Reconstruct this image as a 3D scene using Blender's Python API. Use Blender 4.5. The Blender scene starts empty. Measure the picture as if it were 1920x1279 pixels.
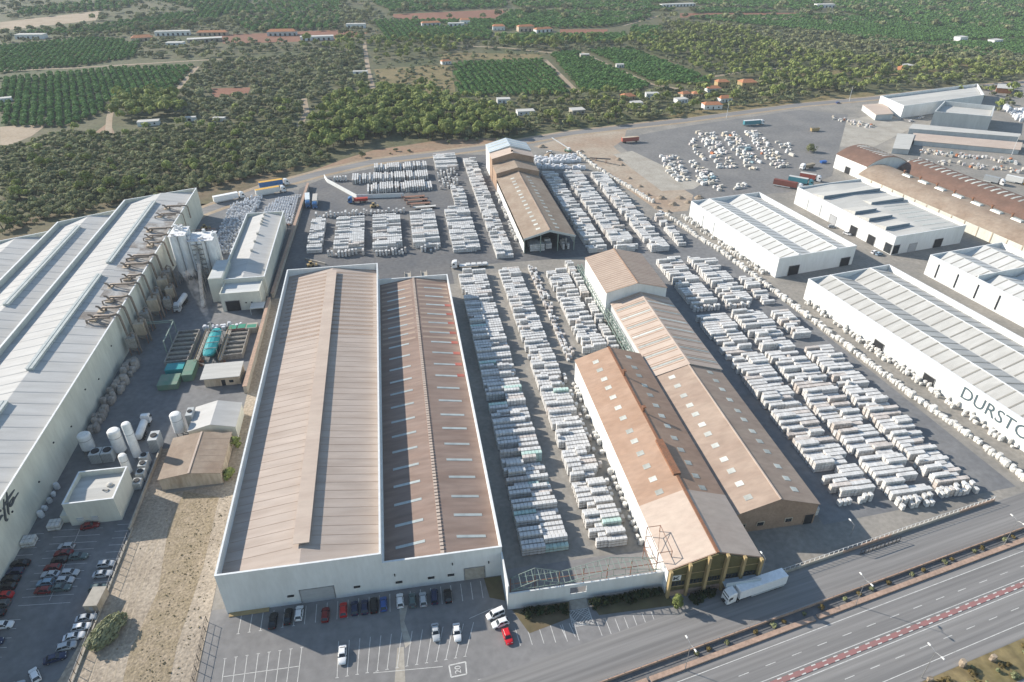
import bpy, math, random
import numpy as np
from mathutils import Vector, Matrix
R = math.radians
random.seed(7); RNG = np.random.default_rng(11)
scene = bpy.context.scene
col = scene.collection

# ------------------------------------------------------------------ camera, sky, sun, exposure
CAM_H, PITCH, YAW = 140.0, R(32.5), R(9.7)
cam_data = bpy.data.cameras.new('camera'); cam = bpy.data.objects.new('camera', cam_data); col.objects.link(cam)
cam.location = (0, 0, CAM_H); cam.rotation_euler = (math.pi/2-PITCH, 0, -YAW)
cam_data.sensor_width = 36; cam_data.lens = 24.0; cam_data.clip_start = 1; cam_data.clip_end = 12000
scene.camera = cam

SUN_EL = R(26.5); SUN_H = Vector((-0.842, 0.539))          # horizontal direction towards the sun
world = bpy.data.worlds.new('World'); scene.world = world; world.use_nodes = True
wn = world.node_tree.nodes; wl = world.node_tree.links
bg = wn['Background']; sky = wn.new('ShaderNodeTexSky'); sky.sky_type = 'NISHITA'; sky.sun_disc = False
sky.sun_elevation = SUN_EL; sky.sun_rotation = math.atan2(SUN_H.x, SUN_H.y)
sky.air_density = 1.3; sky.dust_density = .2; sky.ozone_density = 1.2
wl.new(sky.outputs[0], bg.inputs[0]); bg.inputs[1].default_value = 0.105
sun_data = bpy.data.lights.new('sun', 'SUN'); sun = bpy.data.objects.new('sun', sun_data); col.objects.link(sun)
sun_data.energy = 4.6; sun_data.angle = R(0.6); sun_data.color = (1.0, 0.92, 0.81)
sd = Vector((-SUN_H.x*math.cos(SUN_EL), -SUN_H.y*math.cos(SUN_EL), -math.sin(SUN_EL)))
sun.rotation_euler = sd.to_track_quat('-Z', 'Y').to_euler(); sun.location = (-300, 300, 300)
vs = scene.view_settings; vs.view_transform = 'Standard'; vs.look = 'None'; vs.gamma = 1.0; vs.use_curve_mapping = False
vs.exposure = 0.78
scene.cycles.max_bounces = 5; scene.cycles.diffuse_bounces = 3; scene.cycles.volume_bounces = 0
scene.cycles.transparent_max_bounces = 6; scene.cycles.use_denoising = True

# ------------------------------------------------------------------ survey: from the photo to the ground
_f = np.array([math.sin(YAW), math.cos(YAW), 0]); _r = np.array([math.cos(YAW), -math.sin(YAW), 0]); _u = np.array([0, 0, 1.0])
_fw = _f*math.cos(PITCH)-_u*math.sin(PITCH); _up = _f*math.sin(PITCH)+_u*math.cos(PITCH)
def G(x, y, z=0.0):
    d = _fw*1280+_r*(x-960)-_up*(y-639.5); t = (z-CAM_H)/d[2]
    return (d[0]*t, d[1]*t)
def GP(*pts): return [G(*p) for p in pts]
def seen(x, y, z=0, m=40):
    q = np.array([x, y, z-CAM_H]); w = q@_fw
    if w < 1: return False
    u = 960+1280*(q@_r)/w; v = 639.5-1280*(q@_up)/w
    return -m < u < 1920+m and -m < v < 1279+m
def inpoly(x, y, poly):
    c = False; j = len(poly)-1
    for i in range(len(poly)):
        xi, yi = poly[i]; xj, yj = poly[j]
        if (yi > y) != (yj > y) and x < (xj-xi)*(y-yi)/(yj-yi)+xi: c = not c
        j = i
    return c

# ------------------------------------------------------------------ materials
MAT = {}
def mat(name, c, rough=.85, c2=None, sc=.15, det=5, sc2=None, amp2=.12, stretch=(1, 1, 1), vary=0, bump=0, bsc=3, metal=0,
        objcol=False, island=False, spec=.3, emit=None, contrast=(.35, .65)):
    """base colour + large noise to c2 + fine value noise + per-object variation"""
    m = bpy.data.materials.new(name); m.use_nodes = True; nt = m.node_tree; N = nt.nodes; L = nt.links
    b = N['Principled BSDF']; b.inputs['Roughness'].default_value = rough; b.inputs['Metallic'].default_value = metal
    b.inputs['Specular IOR Level'].default_value = spec
    tc = N.new('ShaderNodeTexCoord'); mp = N.new('ShaderNodeMapping'); mp.inputs['Scale'].default_value = stretch
    L.new(tc.outputs['Object'], mp.inputs[0])
    if objcol:
        oi = N.new('ShaderNodeObjectInfo'); out = oi.outputs['Color']
    else:
        rgb = N.new('ShaderNodeRGB'); rgb.outputs[0].default_value = (*c, 1); out = rgb.outputs[0]
    if c2:
        n = N.new('ShaderNodeTexNoise'); n.inputs['Scale'].default_value = sc; n.inputs['Detail'].default_value = det; n.inputs['Roughness'].default_value = .62
        L.new(mp.outputs[0], n.inputs['Vector'])
        cr = N.new('ShaderNodeMapRange'); cr.inputs[1].default_value = contrast[0]; cr.inputs[2].default_value = contrast[1]; L.new(n.outputs['Fac'], cr.inputs[0])
        mx = N.new('ShaderNodeMix'); mx.data_type = 'RGBA'; L.new(cr.outputs[0], mx.inputs[0]); L.new(out, mx.inputs[6]); mx.inputs[7].default_value = (*c2, 1)
        out = mx.outputs[2]
    val = None
    if sc2:
        n = N.new('ShaderNodeTexNoise'); n.inputs['Scale'].default_value = sc2; n.inputs['Detail'].default_value = 4
        L.new(mp.outputs[0], n.inputs['Vector'])
        cr = N.new('ShaderNodeMapRange'); cr.inputs[1].default_value = .3; cr.inputs[2].default_value = .7
        cr.inputs[3].default_value = 1-amp2; cr.inputs[4].default_value = 1+amp2; L.new(n.outputs['Fac'], cr.inputs[0]); val = cr.outputs[0]
    if vary:
        if island: g = N.new('ShaderNodeNewGeometry'); src = g.outputs['Random Per Island']
        else: g = N.new('ShaderNodeObjectInfo'); src = g.outputs['Random']
        cr = N.new('ShaderNodeMapRange'); cr.inputs[3].default_value = 1-vary; cr.inputs[4].default_value = 1+vary; L.new(src, cr.inputs[0])
        if val is None: val = cr.outputs[0]
        else:
            mm = N.new('ShaderNodeMath'); mm.operation = 'MULTIPLY'; L.new(val, mm.inputs[0]); L.new(cr.outputs[0], mm.inputs[1]); val = mm.outputs[0]
    if val is not None:
        vm = N.new('ShaderNodeVectorMath'); vm.operation = 'SCALE'; L.new(out, vm.inputs[0]); L.new(val, vm.inputs['Scale']); out = vm.outputs[0]
    L.new(out, b.inputs['Base Color'])
    if bump:
        n = N.new('ShaderNodeTexNoise'); n.inputs['Scale'].default_value = bsc; n.inputs['Detail'].default_value = 4; L.new(tc.outputs['Object'], n.inputs['Vector'])
        bp = N.new('ShaderNodeBump'); bp.inputs['Strength'].default_value = bump; bp.inputs['Distance'].default_value = .3
        L.new(n.outputs['Fac'], bp.inputs['Height']); L.new(bp.outputs[0], b.inputs['Normal'])
    if emit:
        b.inputs['Emission Color'].default_value = (*emit[0], 1); b.inputs['Emission Strength'].default_value = emit[1]
    MAT[name] = m; return m

# grounds
mat('earth', (.12, .108, .06), c2=(.07, .085, .035), sc=.018, sc2=.25, amp2=.3)
mat('scrub', (.16, .115, .07), c2=(.09, .09, .042), sc=.03, sc2=.3, amp2=.25)
mat('red_earth', (.30, .19, .125), c2=(.24, .18, .12), sc=.05, sc2=.4, amp2=.2)
mat('plough', (.23, .10, .06), c2=(.19, .09, .055), sc=.01, sc2=.1, amp2=.12)
mat('dry_grass', (.22, .17, .085), c2=(.14, .12, .05), sc=.05, sc2=.5, amp2=.3)
mat('sand', (.385, .325, .255), c2=(.28, .23, .175), sc=.085, sc2=1.3, amp2=.28, bump=.6, bsc=1.2)
mat('bare_sand', (.38, .32, .25), c2=(.32, .235, .17), sc=.04, sc2=.5, amp2=.15, bump=.4, bsc=.8)
mat('orchard_soil', (.11, .095, .048), c2=(.06, .085, .028), sc=.03, sc2=.4, amp2=.2)
mat('asphalt_yard', (.20, .19, .172), c2=(.285, .262, .23), sc=.06, sc2=.7, amp2=.14, bump=.1, bsc=6)
mat('asphalt_dark', (.11, .112, .118), c2=(.155, .15, .145), sc=.05, sc2=.6, amp2=.16)
mat('asphalt_park', (.178, .174, .172), c2=(.225, .217, .212), sc=.05, sc2=.5, amp2=.12, bump=.1, bsc=6)
mat('asphalt_left', (.145, .147, .152), c2=(.20, .198, .196), sc=.05, sc2=.5, amp2=.14)
mat('asphalt_road', (.178, .172, .168), c2=(.24, .23, .22), sc=.06, sc2=.4, amp2=.18, stretch=(.06, 3, 1))
mat('asphalt_patch', (.085, .087, .092), c2=(.12, .118, .115), sc=.12, sc2=1.2)
mat('concrete', (.40, .37, .32), c2=(.31, .28, .235), sc=.12, sc2=1.0, amp2=.14)
mat('concrete_pink', (.41, .28, .21), c2=(.33, .235, .18), sc=.2, sc2=1.5, amp2=.18)
mat('track', (.36, .29, .21), c2=(.29, .22, .15), sc=.05, sc2=.6, amp2=.15)
mat('line_white', (.60, .59, .56), c2=(.38, .37, .35), sc=.7, sc2=3, amp2=.12, contrast=(.45, .75))
mat('line_red', (.32, .15, .145), c2=(.26, .15, .14), sc=.6)
mat('water', (.03, .22, .23), rough=.12, spec=.5, c2=(.05, .28, .27), sc=.4)
mat('pool', (.05, .28, .36), rough=.08, spec=.5)
# walls and roofs
W = (.03, .6, 1)
mat('white_wall', (.70, .71, .70), c2=(.62, .625, .61), sc=.22, sc2=1.2, amp2=.04, stretch=(1, 1, .25))
mat('cream_wall', (.62, .615, .54), c2=(.53, .525, .46), sc=.2, sc2=1.0, amp2=.05, stretch=(1, 1, .25))
mat('grey_wall', (.50, .52, .52), c2=(.42, .44, .44), sc=.2, sc2=1.0, amp2=.05, stretch=(1, 1, .25))
mat('stain_wall', (.55, .47, .37), c2=(.36, .28, .20), sc=.3, sc2=1.4, amp2=.12, stretch=(1, 1, .3))
mat('brown_wall', (.36, .25, .18), c2=(.28, .19, .135), sc=.25, sc2=1.5, amp2=.12)
mat('olive_wall', (.13, .115, .05), c2=(.10, .09, .042), sc=.4, sc2=2, amp2=.1)
mat('ochre', (.40, .30, .15), c2=(.34, .25, .13), sc=.5)
mat('roof_white', (.49, .482, .465), c2=(.43, .42, .402), sc=.35, stretch=(.12, 1, 1), sc2=.5, amp2=.05)
mat('roof_lgrey', (.55, .56, .55), c2=(.47, .475, .46), sc=.35, stretch=(.12, 1, 1), sc2=.6, amp2=.06)
mat('roof_R', (.50, .49, .46), c2=(.43, .42, .39), sc=.3, stretch=(.15, 1, 1), sc2=.7, amp2=.06)
mat('roof_beige', (.43, .36, .31), c2=(.37, .30, .252), sc=.32, stretch=(.1, 1, 1), sc2=.55, amp2=.08, contrast=(.4, .7))
mat('roof_brown', (.275, .205, .17), c2=(.22, .155, .125), sc=.3, stretch=(.12, 1, 1), sc2=.7, amp2=.12)
mat('roof_rust', (.38, .26, .19), c2=(.33, .215, .15), sc=.18, stretch=(.3, 1, 1), sc2=.8, amp2=.1)
mat('roof_tan', (.37, .285, .225), c2=(.31, .23, .18), sc=.2, stretch=(.3, 1, 1), sc2=.7, amp2=.1)
mat('roof_plaster', (.50, .41, .34), c2=(.44, .35, .29), sc=.2, stretch=(.3, 1, 1), sc2=.9, amp2=.06)
mat('roof_dkrust', (.185, .11, .082), c2=(.135, .085, .065), sc=.2, sc2=.8, amp2=.15)
mat('roof_dust', (.31, .25, .195), c2=(.24, .18, .135), sc=.12, sc2=.7, amp2=.1)
mat('roof_blue', (.44, .50, .54), c2=(.36, .42, .47), sc=.3, stretch=(1, .15, 1))
mat('tile_roof', (.46, .20, .10), c2=(.36, .16, .085), sc=.5, sc2=2, amp2=.15)
mat('sheet_joint_shade', (.33, .335, .335), c2=(.40, .40, .39), sc=.3)  # seam grey darkened to paint in the purlin and sheet shadow lines
mat('coping', (.72, .73, .73), rough=.6, c2=(.60, .61, .61), sc=.6)
mat('skylight', (.42, .46, .45), rough=.35, c2=(.33, .36, .35), sc=.4, spec=.5, vary=.12)
mat('skylight_dim', (.30, .285, .25), rough=.5, c2=(.25, .235, .205), sc=.4, vary=.12)
mat('skylight_pale', (.52, .53, .49), rough=.35, c2=(.38, .38, .34), sc=.5, vary=.28)
mat('roof_red', (.40, .11, .09), c2=(.33, .13, .10), sc=.5, vary=.15)
mat('rust', (.25, .115, .065), c2=(.19, .10, .06), sc=.8, sc2=3, amp2=.2)
mat('vent', (.55, .53, .49), c2=(.44, .42, .38), sc=.4, sc2=1.5)
mat('vent_teal', (.46, .49, .48), c2=(.38, .41, .40), sc=.4, sc2=1.5)
mat('roof_soiled', (.45, .44, .42), c2=(.24, .21, .185), sc=.22, sc2=1.1, amp2=.18, contrast=(.36, .6))
mat('monitor_shade_blue', (.13, .18, .23), rough=.4, c2=(.17, .22, .26), sc=.4)  # dark blue colour stands for shadow on the roof monitors' upright faces
mat('roof_bright', (.57, .57, .55), c2=(.50, .495, .47), sc=.3, stretch=(.15, 1, 1), sc2=.7, amp2=.05)
mat('storage_asphalt', (.155, .152, .15), c2=(.20, .193, .185), sc=.05, sc2=.6, amp2=.16)
mat('duct', (.27, .225, .19), rough=.6, c2=(.17, .135, .11), sc=.5, sc2=2, amp2=.2, metal=.2)
mat('steel', (.42, .43, .44), rough=.45, metal=.6, c2=(.30, .29, .28), sc=.8)
mat('dusty_steel', (.36, .34, .31), rough=.7, c2=(.24, .22, .20), sc=.6, sc2=2, amp2=.2)
mat('green_steel', (.20, .28, .24), rough=.6, c2=(.22, .25, .22), sc=.6)
mat('rust_steel', (.28, .14, .09), rough=.7, c2=(.20, .12, .09), sc=.7)
mat('dark', (.016, .018, .022), rough=.6, c2=(.03, .03, .032), sc=.6)
mat('glass', (.018, .024, .03), rough=.08, spec=.6, c2=(.03, .036, .042), sc=.5)
mat('door_grey', (.40, .41, .42), rough=.6, c2=(.33, .34, .35), sc=.5, stretch=(1, 1, 4))
mat('tank_white', (.78, .78, .77), rough=.5, c2=(.66, .65, .62), sc=.4, sc2=2, amp2=.04)
mat('silo_dust', (.74, .745, .75), c2=(.60, .60, .60), sc=.45, sc2=1.6, amp2=.08, stretch=(1, 1, .3))
mat('teal', (.02, .24, .27), rough=.5, c2=(.03, .30, .30), sc=.5)
mat('green_paint', (.10, .21, .15), rough=.6, c2=(.17, .22, .17), sc=.4)
mat('green_bright', (.04, .26, .17), rough=.6, c2=(.06, .20, .14), sc=.5)
mat('mud', (.17, .15, .12), rough=.5, c2=(.11, .10, .085), sc=.4)
mat('paint', (1, 1, 1), rough=.38, objcol=True, spec=.5, sc2=1.5, amp2=.05)
mat('dull_paint', (1, 1, 1), rough=.7, objcol=True, sc2=.9, amp2=.1, spec=.3)
mat('tyre', (.02, .02, .021), rough=.9, c2=(.035, .034, .032), sc=2)
mat('rim', (.35, .35, .36), rough=.35, metal=.7, c2=(.28, .28, .29), sc=3)
mat('lamp_glass', (.7, .7, .66), rough=.15, spec=.6, c2=(.6, .6, .58), sc=4)
mat('tail_lamp', (.30, .015, .012), rough=.25, c2=(.24, .012, .01), sc=4)
mat('letters', (.085, .12, .135), rough=.6, c2=(.07, .10, .12), sc=1)
mat('script', (.05, .06, .07), rough=.6, c2=(.07, .08, .09), sc=1)
# goods
mat('wrap', (.64, .635, .62), rough=.5, c2=(.54, .525, .505), sc=.6, vary=.05, spec=.35)
mat('wrap_mass', (.64, .635, .62), rough=.5, c2=(.54, .525, .505), sc=.6, vary=.11, island=True, spec=.35)
mat('wrap_tan', (.58, .53, .49), rough=.55, c2=(.5, .45, .41), sc=.6, vary=.15)
mat('wrap_green', (.40, .57, .50), rough=.5, c2=(.5, .6, .56), sc=.6, vary=.1)
mat('board', (.27, .22, .165), c2=(.2, .16, .12), sc=1.0, vary=.2)
mat('board_mass', (.27, .22, .165), c2=(.2, .16, .12), sc=1.0, vary=.2, island=True)
mat('bag', (.66, .67, .69), rough=.7, c2=(.52, .53, .55), sc=1.2, vary=.14)
mat('bag_mass', (.66, .67, .69), rough=.7, c2=(.52, .53, .55), sc=1.2, vary=.14, island=True)
mat('bag_tan', (.33, .30, .275), rough=.8, c2=(.24, .215, .19), sc=1.0, vary=.2)
mat('bundle', (.68, .66, .62), rough=.6, c2=(.52, .50, .46), sc=.9, sc2=3, amp2=.1, vary=.15)
mat('boulder', (.30, .24, .18), c2=(.22, .175, .13), sc=.8, vary=.2, sc2=2, amp2=.2)
mat('heap', (.25, .20, .15), c2=(.34, .27, .2), sc=.4, sc2=2, amp2=.2)
# plants
mat('bark', (.075, .055, .04), c2=(.05, .037, .027), sc=2)
def foliage(name, c, c2, vary=.2):
    m = mat(name, c, rough=.75, c2=c2, sc=.55, det=3, vary=vary, spec=.15, contrast=(.38, .62)); N = m.node_tree.nodes; L = m.node_tree.links
    b = N['Principled BSDF']; tr = N.new('ShaderNodeBsdfTranslucent'); mx = N.new('ShaderNodeMixShader'); mx.inputs[0].default_value = .28
    L.new(b.inputs['Base Color'].links[0].from_socket, tr.inputs[0]); L.new(b.outputs[0], mx.inputs[1]); L.new(tr.outputs[0], mx.inputs[2]); L.new(mx.outputs[0], N['Material Output'].inputs[0])
foliage('leaf_olive', (.29, .30, .16), (.185, .20, .10), .32)
foliage('leaf_pine', (.30, .335, .11), (.16, .20, .068), .28)
foliage('leaf_orange', (.135, .245, .08), (.085, .175, .055), .22)
foliage('leaf_grey', (.27, .285, .175), (.18, .195, .11), .32)
foliage('leaf_dark', (.034, .052, .020), (.022, .034, .013), .2)
foliage('leaf_weed', (.20, .15, .06), (.12, .10, .04), .3)

# ------------------------------------------------------------------ mesh helpers
class MB:
    def __init__(s): s.v = []; s.f = []; s.m = []
    def poly(s, pts, m=0):
        i = len(s.v); s.v += [tuple(p) for p in pts]; s.f.append(tuple(range(i, i+len(pts)))); s.m.append(m); return s
    def box(s, x0, y0, z0, x1, y1, z1, m=0, top=None):
        i = len(s.v); t = m if top is None else top
        s.v += [(x0, y0, z0), (x1, y0, z0), (x1, y1, z0), (x0, y1, z0), (x0, y0, z1), (x1, y0, z1), (x1, y1, z1), (x0, y1, z1)]
        for f, k in (((0, 3, 2, 1), m), ((4, 5, 6, 7), t), ((0, 1, 5, 4), m), ((1, 2, 6, 5), m), ((2, 3, 7, 6), m), ((3, 0, 4, 7), m)):
            s.f.append(tuple(i+q for q in f)); s.m.append(k)
        return s
    def hexa(s, p, m=0):          # 8 points: bottom ring then top ring
        i = len(s.v); s.v += [tuple(q) for q in p]
        for f in ((0, 3, 2, 1), (4, 5, 6, 7), (0, 1, 5, 4), (1, 2, 6, 5), (2, 3, 7, 6), (3, 0, 4, 7)):
            s.f.append(tuple(i+q for q in f)); s.m.append(m)
        return s
    def prism(s, pts, z0, z1, m=0, top=None):
        n = len(pts); i = len(s.v)
        s.v += [(p[0], p[1], z0) for p in pts]+[(p[0], p[1], z1) for p in pts]
        s.f.append(tuple(i+n+k for k in range(n))); s.m.append(m if top is None else top)
        for k in range(n):
            j = (k+1) % n; s.f.append((i+k, i+j, i+n+j, i+n+k)); s.m.append(m)
        return s
    def beam(s, a, b, w, m=0, h=None):
        a = Vector(a); b = Vector(b); d = (b-a).normalized(); h = h or w
        u = d.cross(Vector((0, 0, 1)));  u = Vector((1, 0, 0)) if u.length < 1e-4 else u.normalized()
        v = u.cross(d).normalized(); u *= w/2; v *= h/2
        return s.hexa([a-u-v, a+u-v, a+u+v, a-u+v, b-u-v, b+u-v, b+u+v, b-u+v], m)
    def tube(s, pts, r, n=8, m=0, cap=True):
        pts = [Vector(p) for p in pts]; rr = r if isinstance(r, (list, tuple)) else [r]*len(pts); i0 = len(s.v); u = None
        for k, p in enumerate(pts):
            d = (pts[min(k+1, len(pts)-1)]-pts[max(k-1, 0)]).normalized()
            if u is None: u = d.cross(Vector((0, 0, 1)) if abs(d.z) < .9 else Vector((1, 0, 0))).normalized()
            u = (u-d*u.dot(d)).normalized(); w = d.cross(u)
            for q in range(n):
                a = 2*math.pi*q/n; s.v.append(tuple(p+(u*math.cos(a)+w*math.sin(a))*rr[k]))
        for k in range(len(pts)-1):
            for q in range(n):
                a = i0+k*n+q; b = i0+k*n+(q+1) % n; s.f.append((a, b, b+n, a+n)); s.m.append(m)
        if cap:
            s.f.append(tuple(i0+q for q in range(n))[::-1]); s.m.append(m)
            e = i0+(len(pts)-1)*n; s.f.append(tuple(e+q for q in range(n))); s.m.append(m)
        return s
    def lathe(s, c, prof, n=14, m=0):
        return s.tube([(c[0], c[1], c[2]+z) for r, z in prof], [max(r, .01) for r, z in prof], n, m)
    def mesh(s, name, mats, smooth=False):
        me = bpy.data.meshes.new(name); me.from_pydata(s.v, [], s.f)
        for k in (mats if isinstance(mats, (list, tuple)) else [mats]): me.materials.append(MAT[k])
        if any(s.m): me.polygons.foreach_set('material_index', s.m)
        if smooth:
            me.polygons.foreach_set('use_smooth', [True]*len(s.f))
            try: me.set_sharp_from_angle(angle=R(38))
            except Exception: pass
        me.update(); return me
    def build(s, name, mats, parent=None, smooth=False, loc=None):
        return place(name, s.mesh(name, mats, smooth), parent, loc)
def place(name, me, parent=None, loc=None, rz=0, sc=None):
    o = bpy.data.objects.new(name, me); col.objects.link(o); o.parent = parent
    if loc is not None: o.location = loc
    if rz: o.rotation_euler.z = rz
    if sc is not None: o.scale = sc if isinstance(sc, (tuple, list)) else (sc, sc, sc)
    return o
def tag(o, label=None, cat=None, group=None, kind=None):
    if label: o['label'] = label
    if cat: o['category'] = cat
    if group: o['group'] = group
    if kind: o['kind'] = kind
    return o
def thing(name, label, cat, loc=(0, 0, 0), rz=0, group=None):
    o = bpy.data.objects.new(name, None); col.objects.link(o); o.location = loc; o.rotation_euler = (0, 0, rz)
    o.empty_display_size = .5
    return tag(o, label, cat, group)
KIDS = {}
def kids(o):
    return [c for c in o.children]
def copy_tree(o, loc, rz=0, label=None, color=None, group=None, sc=None, tree=None):
    """tree: the cached children list of o"""
    c = o.copy(); col.objects.link(c); c.location = loc; c.rotation_euler = (0, 0, rz)
    if sc is not None: c.scale = sc if isinstance(sc, tuple) else (sc, sc, sc)
    if label: c['label'] = label
    if group: c['group'] = group
    if color: c.color = color
    for ch, gk in (tree if tree is not None else tree_of(o)):
        k = ch.copy(); col.objects.link(k); k.parent = c
        if color and ch.get('tint'): k.color = color
        for g in gk:
            q = g.copy(); col.objects.link(q); q.parent = k
            if color and g.get('tint'): q.color = color
    return c
def tree_of(o): return [(ch, list(ch.children)) for ch in o.children]
def sheet(name, pts, z, m, kind='structure', parent=None):
    o = MB().poly([(p[0], p[1], z) for p in pts]).build(name, m, parent)
    if kind and parent is None: tag(o, kind=kind)
    return o

# ------------------------------------------------------------------ ground, yards, fields, roads
sheet('ground', [(-5000, -600), (5000, -600), (5000, 9000), (-5000, 9000)], 0, 'earth')
ROAD = [(340, 420), (365, 402), (420, 382), (500, 352), (600, 325), (700, 303), (808, 290), (919, 275), (980, 265), (1070, 250), (1280, 226), (1400, 210), (1498, 197), (1643, 184), (1760, 170), (1960, 150)]
ROADW = GP(*ROAD)
def ribbon(name, pts, w, z, m, parent=None, kind='structure', off=0):
    P = [Vector(p) for p in pts]; b = MB(); Lf = []; Rt = []
    for i, p in enumerate(P):
        d = (P[min(i+1, len(P)-1)]-P[max(i-1, 0)]).normalized(); n = Vector((-d.y, d.x))
        Lf.append(p+n*(off+w/2)); Rt.append(p+n*(off-w/2))
    for i in range(len(P)-1):
        b.poly([(*Rt[i], z), (*Rt[i+1], z), (*Lf[i+1], z), (*Lf[i], z)])
    o = b.build(name, m, parent)
    if parent is None and kind: tag(o, kind=kind)
    return o
yb_ = MB(); Q = [p for p in ROADW if p[0] > -110]; Q = [(-110, 386)]+Q+[(Q[-1][0]+60, Q[-1][1]-60)]
for p, q in zip(Q, Q[1:]): yb_.poly([(p[0], 30, .02), (q[0], 30, .02), (q[0], q[1], .02), (p[0], p[1], .02)])
tag(yb_.build('industrial_yard', 'asphalt_yard'), kind='structure')
sheet('dark_asphalt', [(-57, 267), (20, 267), (20, 284), (104, 284), (128, 300), (118, 400), (86, 406), (84, 440), (40, 452), (20, 449), (-45, 418), (-58, 402)], .03, 'asphalt_dark')
sheet('goods_yard', [(104, 112), (166, 116), (150, 275), (135, 330), (104, 284)], .034, 'asphalt_left')
sheet('plant_yard', [(-105.5, 60), (-79, 60), (-79, 150), (-57.5, 176), (-57.5, 400), (-105.5, 388)], .026, 'asphalt_left')
sheet('front_car_park', [(-53, 30), (150, 30), (150, 99), (90, 99.3), (54, 99), (54, 112), (-53, 112)], .032, 'asphalt_park')
sheet('storage_yard', GP((1150, 262), (1290, 236), (1500, 206), (1590, 215), (1560, 330), (1480, 360), (1430, 365), (1290, 380)), .038, 'storage_asphalt')
sheet('dirt_strip', [(-79.2, 174), (-78.3, 121), (-81.5, 100), (-92, 70), (-92, 40), (-51.5, 40), (-52.3, 94), (-53.6, 150), (-49.5, 152), (-49.2, 266), (-57.4, 266), (-57.4, 155), (-73, 154), (-74.5, 174)], .06, 'sand')
# bare earth round the stone yard
sheet('bare_earth', GP((1000, 275), (1085, 250), (1175, 243), (1170, 262), (1150, 275), (1165, 288), (1240, 330), (1300, 366), (1290, 395), (1240, 400), (1130, 322), (1090, 292)), .042, 'bare_sand')
sheet('gravel_track', GP((1150, 290), (1185, 283), (1315, 345), (1300, 355), (1240, 358)), .048, 'concrete')
sheet('earth_bank', GP((560, 330), (640, 300), (700, 282), (830, 262), (960, 258), (920, 272), (808, 286), (700, 299), (600, 322)), .04, 'red_earth')
sheet('earth_bank', GP((0, 462), (0, 425), (110, 395), (230, 372), (365, 350), (560, 312), (600, 308), (600, 322), (500, 348), (420, 378), (370, 398)), .02, 'scrub')
sheet('concrete_apron', GP((1500, 245), (1640, 215), (1720, 235), (1640, 275), (1560, 275)), .028, 'concrete')
# back road with its pale verge
ribbon('back_road_verge', ROADW, 15, .045, 'track')
ribbon('back_road', ROADW, 8.2, .055, 'asphalt_road')
# fields
for nm, pts, m in (
    ('ploughed_field', [(735, 27), (955, 17), (925, 36), (740, 36)], 'plough'), ('ploughed_field', [(1275, 25), (1500, 24), (1500, 30), (1275, 33)], 'plough'),
    ('ploughed_field', [(400, 66), (500, 62), (640, 56), (690, 62), (640, 76), (420, 82)], 'plough'), ('fallow_field', [(0, 42), (190, 20), (180, 38), (0, 58)], 'track'),
    ('fallow_field', [(700, 130), (845, 120), (855, 178), (720, 175)], 'dry_grass'), ('fallow_field', [(0, 238), (92, 231), (60, 255), (0, 280)], 'track'),
    ('fallow_field', [(395, 166), (470, 164), (465, 178), (400, 183)], 'plough'), ('fallow_field', [(820, 98), (1020, 102), (1005, 112), (830, 112)], 'dry_grass'),
    ('fallow_field', [(1050, 55), (1140, 55), (1135, 66), (1050, 66)], 'plough'), ('fallow_field', [(170, 255), (205, 228), (215, 250), (190, 258)], 'red_earth'),
    ('fallow_field', [(960, 150), (1010, 145), (1020, 140), (1030, 148), (1000, 153)], 'red_earth'), ('fallow_field', [(1440, 140), (1920, 110), (1920, 122), (1560, 150)], 'dry_grass'),
    ('grass_verge', [(1230, 216), (1400, 196), (1500, 184), (1640, 172), (1640, 180), (1498, 193), (1280, 222)], 'dry_grass')):
    sheet(nm, GP(*pts), .03+.0037*(len(pts)+abs(pts[0][0]) % 7), m)
TRACKS = [[(1022, 112), (1050, 140), (1084, 174)], [(1090, 98), (1140, 122), (1222, 158), (1290, 170)], [(683, 80), (690, 130), (702, 178)], [(0, 133), (130, 128), (280, 119), (430, 110)],
          [(212, 192), (205, 222), (203, 252)], [(870, 86), (950, 90), (1040, 100)], [(1170, 48), (1250, 26)], [(560, 240), (575, 210), (570, 185)], [(1260, 40), (1450, 62), (1600, 80)],
          [(370, 125), (335, 165), (318, 192)], [(1300, 150), (1420, 130), (1500, 128)], [(1560, 30), (1650, 42), (1700, 34)]]
for t in TRACKS: ribbon('farm_track', GP(*t), 4.5, .07, 'track')

# ---- the dual carriageway and the service road, in the road's own frame
RA = math.atan(.1835); RO = Vector((70, 73.6)); rd = Vector((math.cos(RA), math.sin(RA))); rn = Vector((-rd.y, rd.x))
def RW(s, n): p = RO+rd*s+rn*n; return (p.x, p.y)
hw = MB().poly([(-160, -10.9, 0), (420, -10.9, 0), (420, 8.6, 0), (-160, 8.6, 0)]).build('highway', 'asphalt_road', None, loc=(RO.x, RO.y, .05)); hw.rotation_euler.z = RA; tag(hw, kind='structure')
sr = MB().poly([(-200, 12.4, 0), (420, 12.4, 0), (420, 22, 0), (22, 22, 0), (-200, 22, 0)]).build('service_road', 'asphalt_road', None, loc=(RO.x, RO.y, .044)); sr.rotation_euler.z = RA; tag(sr, kind='structure')
b = MB()
for n0 in (6.9, .75, -1.7, -8.2): b.box(-160, n0-.08, 0, 420, n0+.08, .004)
for s in range(-150, 400, 1):
    if s % 7 == 0:
        for n0 in (3.5, -4.9): b.box(s, n0-.07, 0, s+2.6, n0+.07, .004)
b.build('lane_marking', 'line_white', hw, loc=(0, 0, .006))
med = MB().box(-160, -1.0, 0, 420, .14, .09).build('median_kerb', 'line_red', hw, loc=(0, 0, 0))
b = MB()
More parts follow.
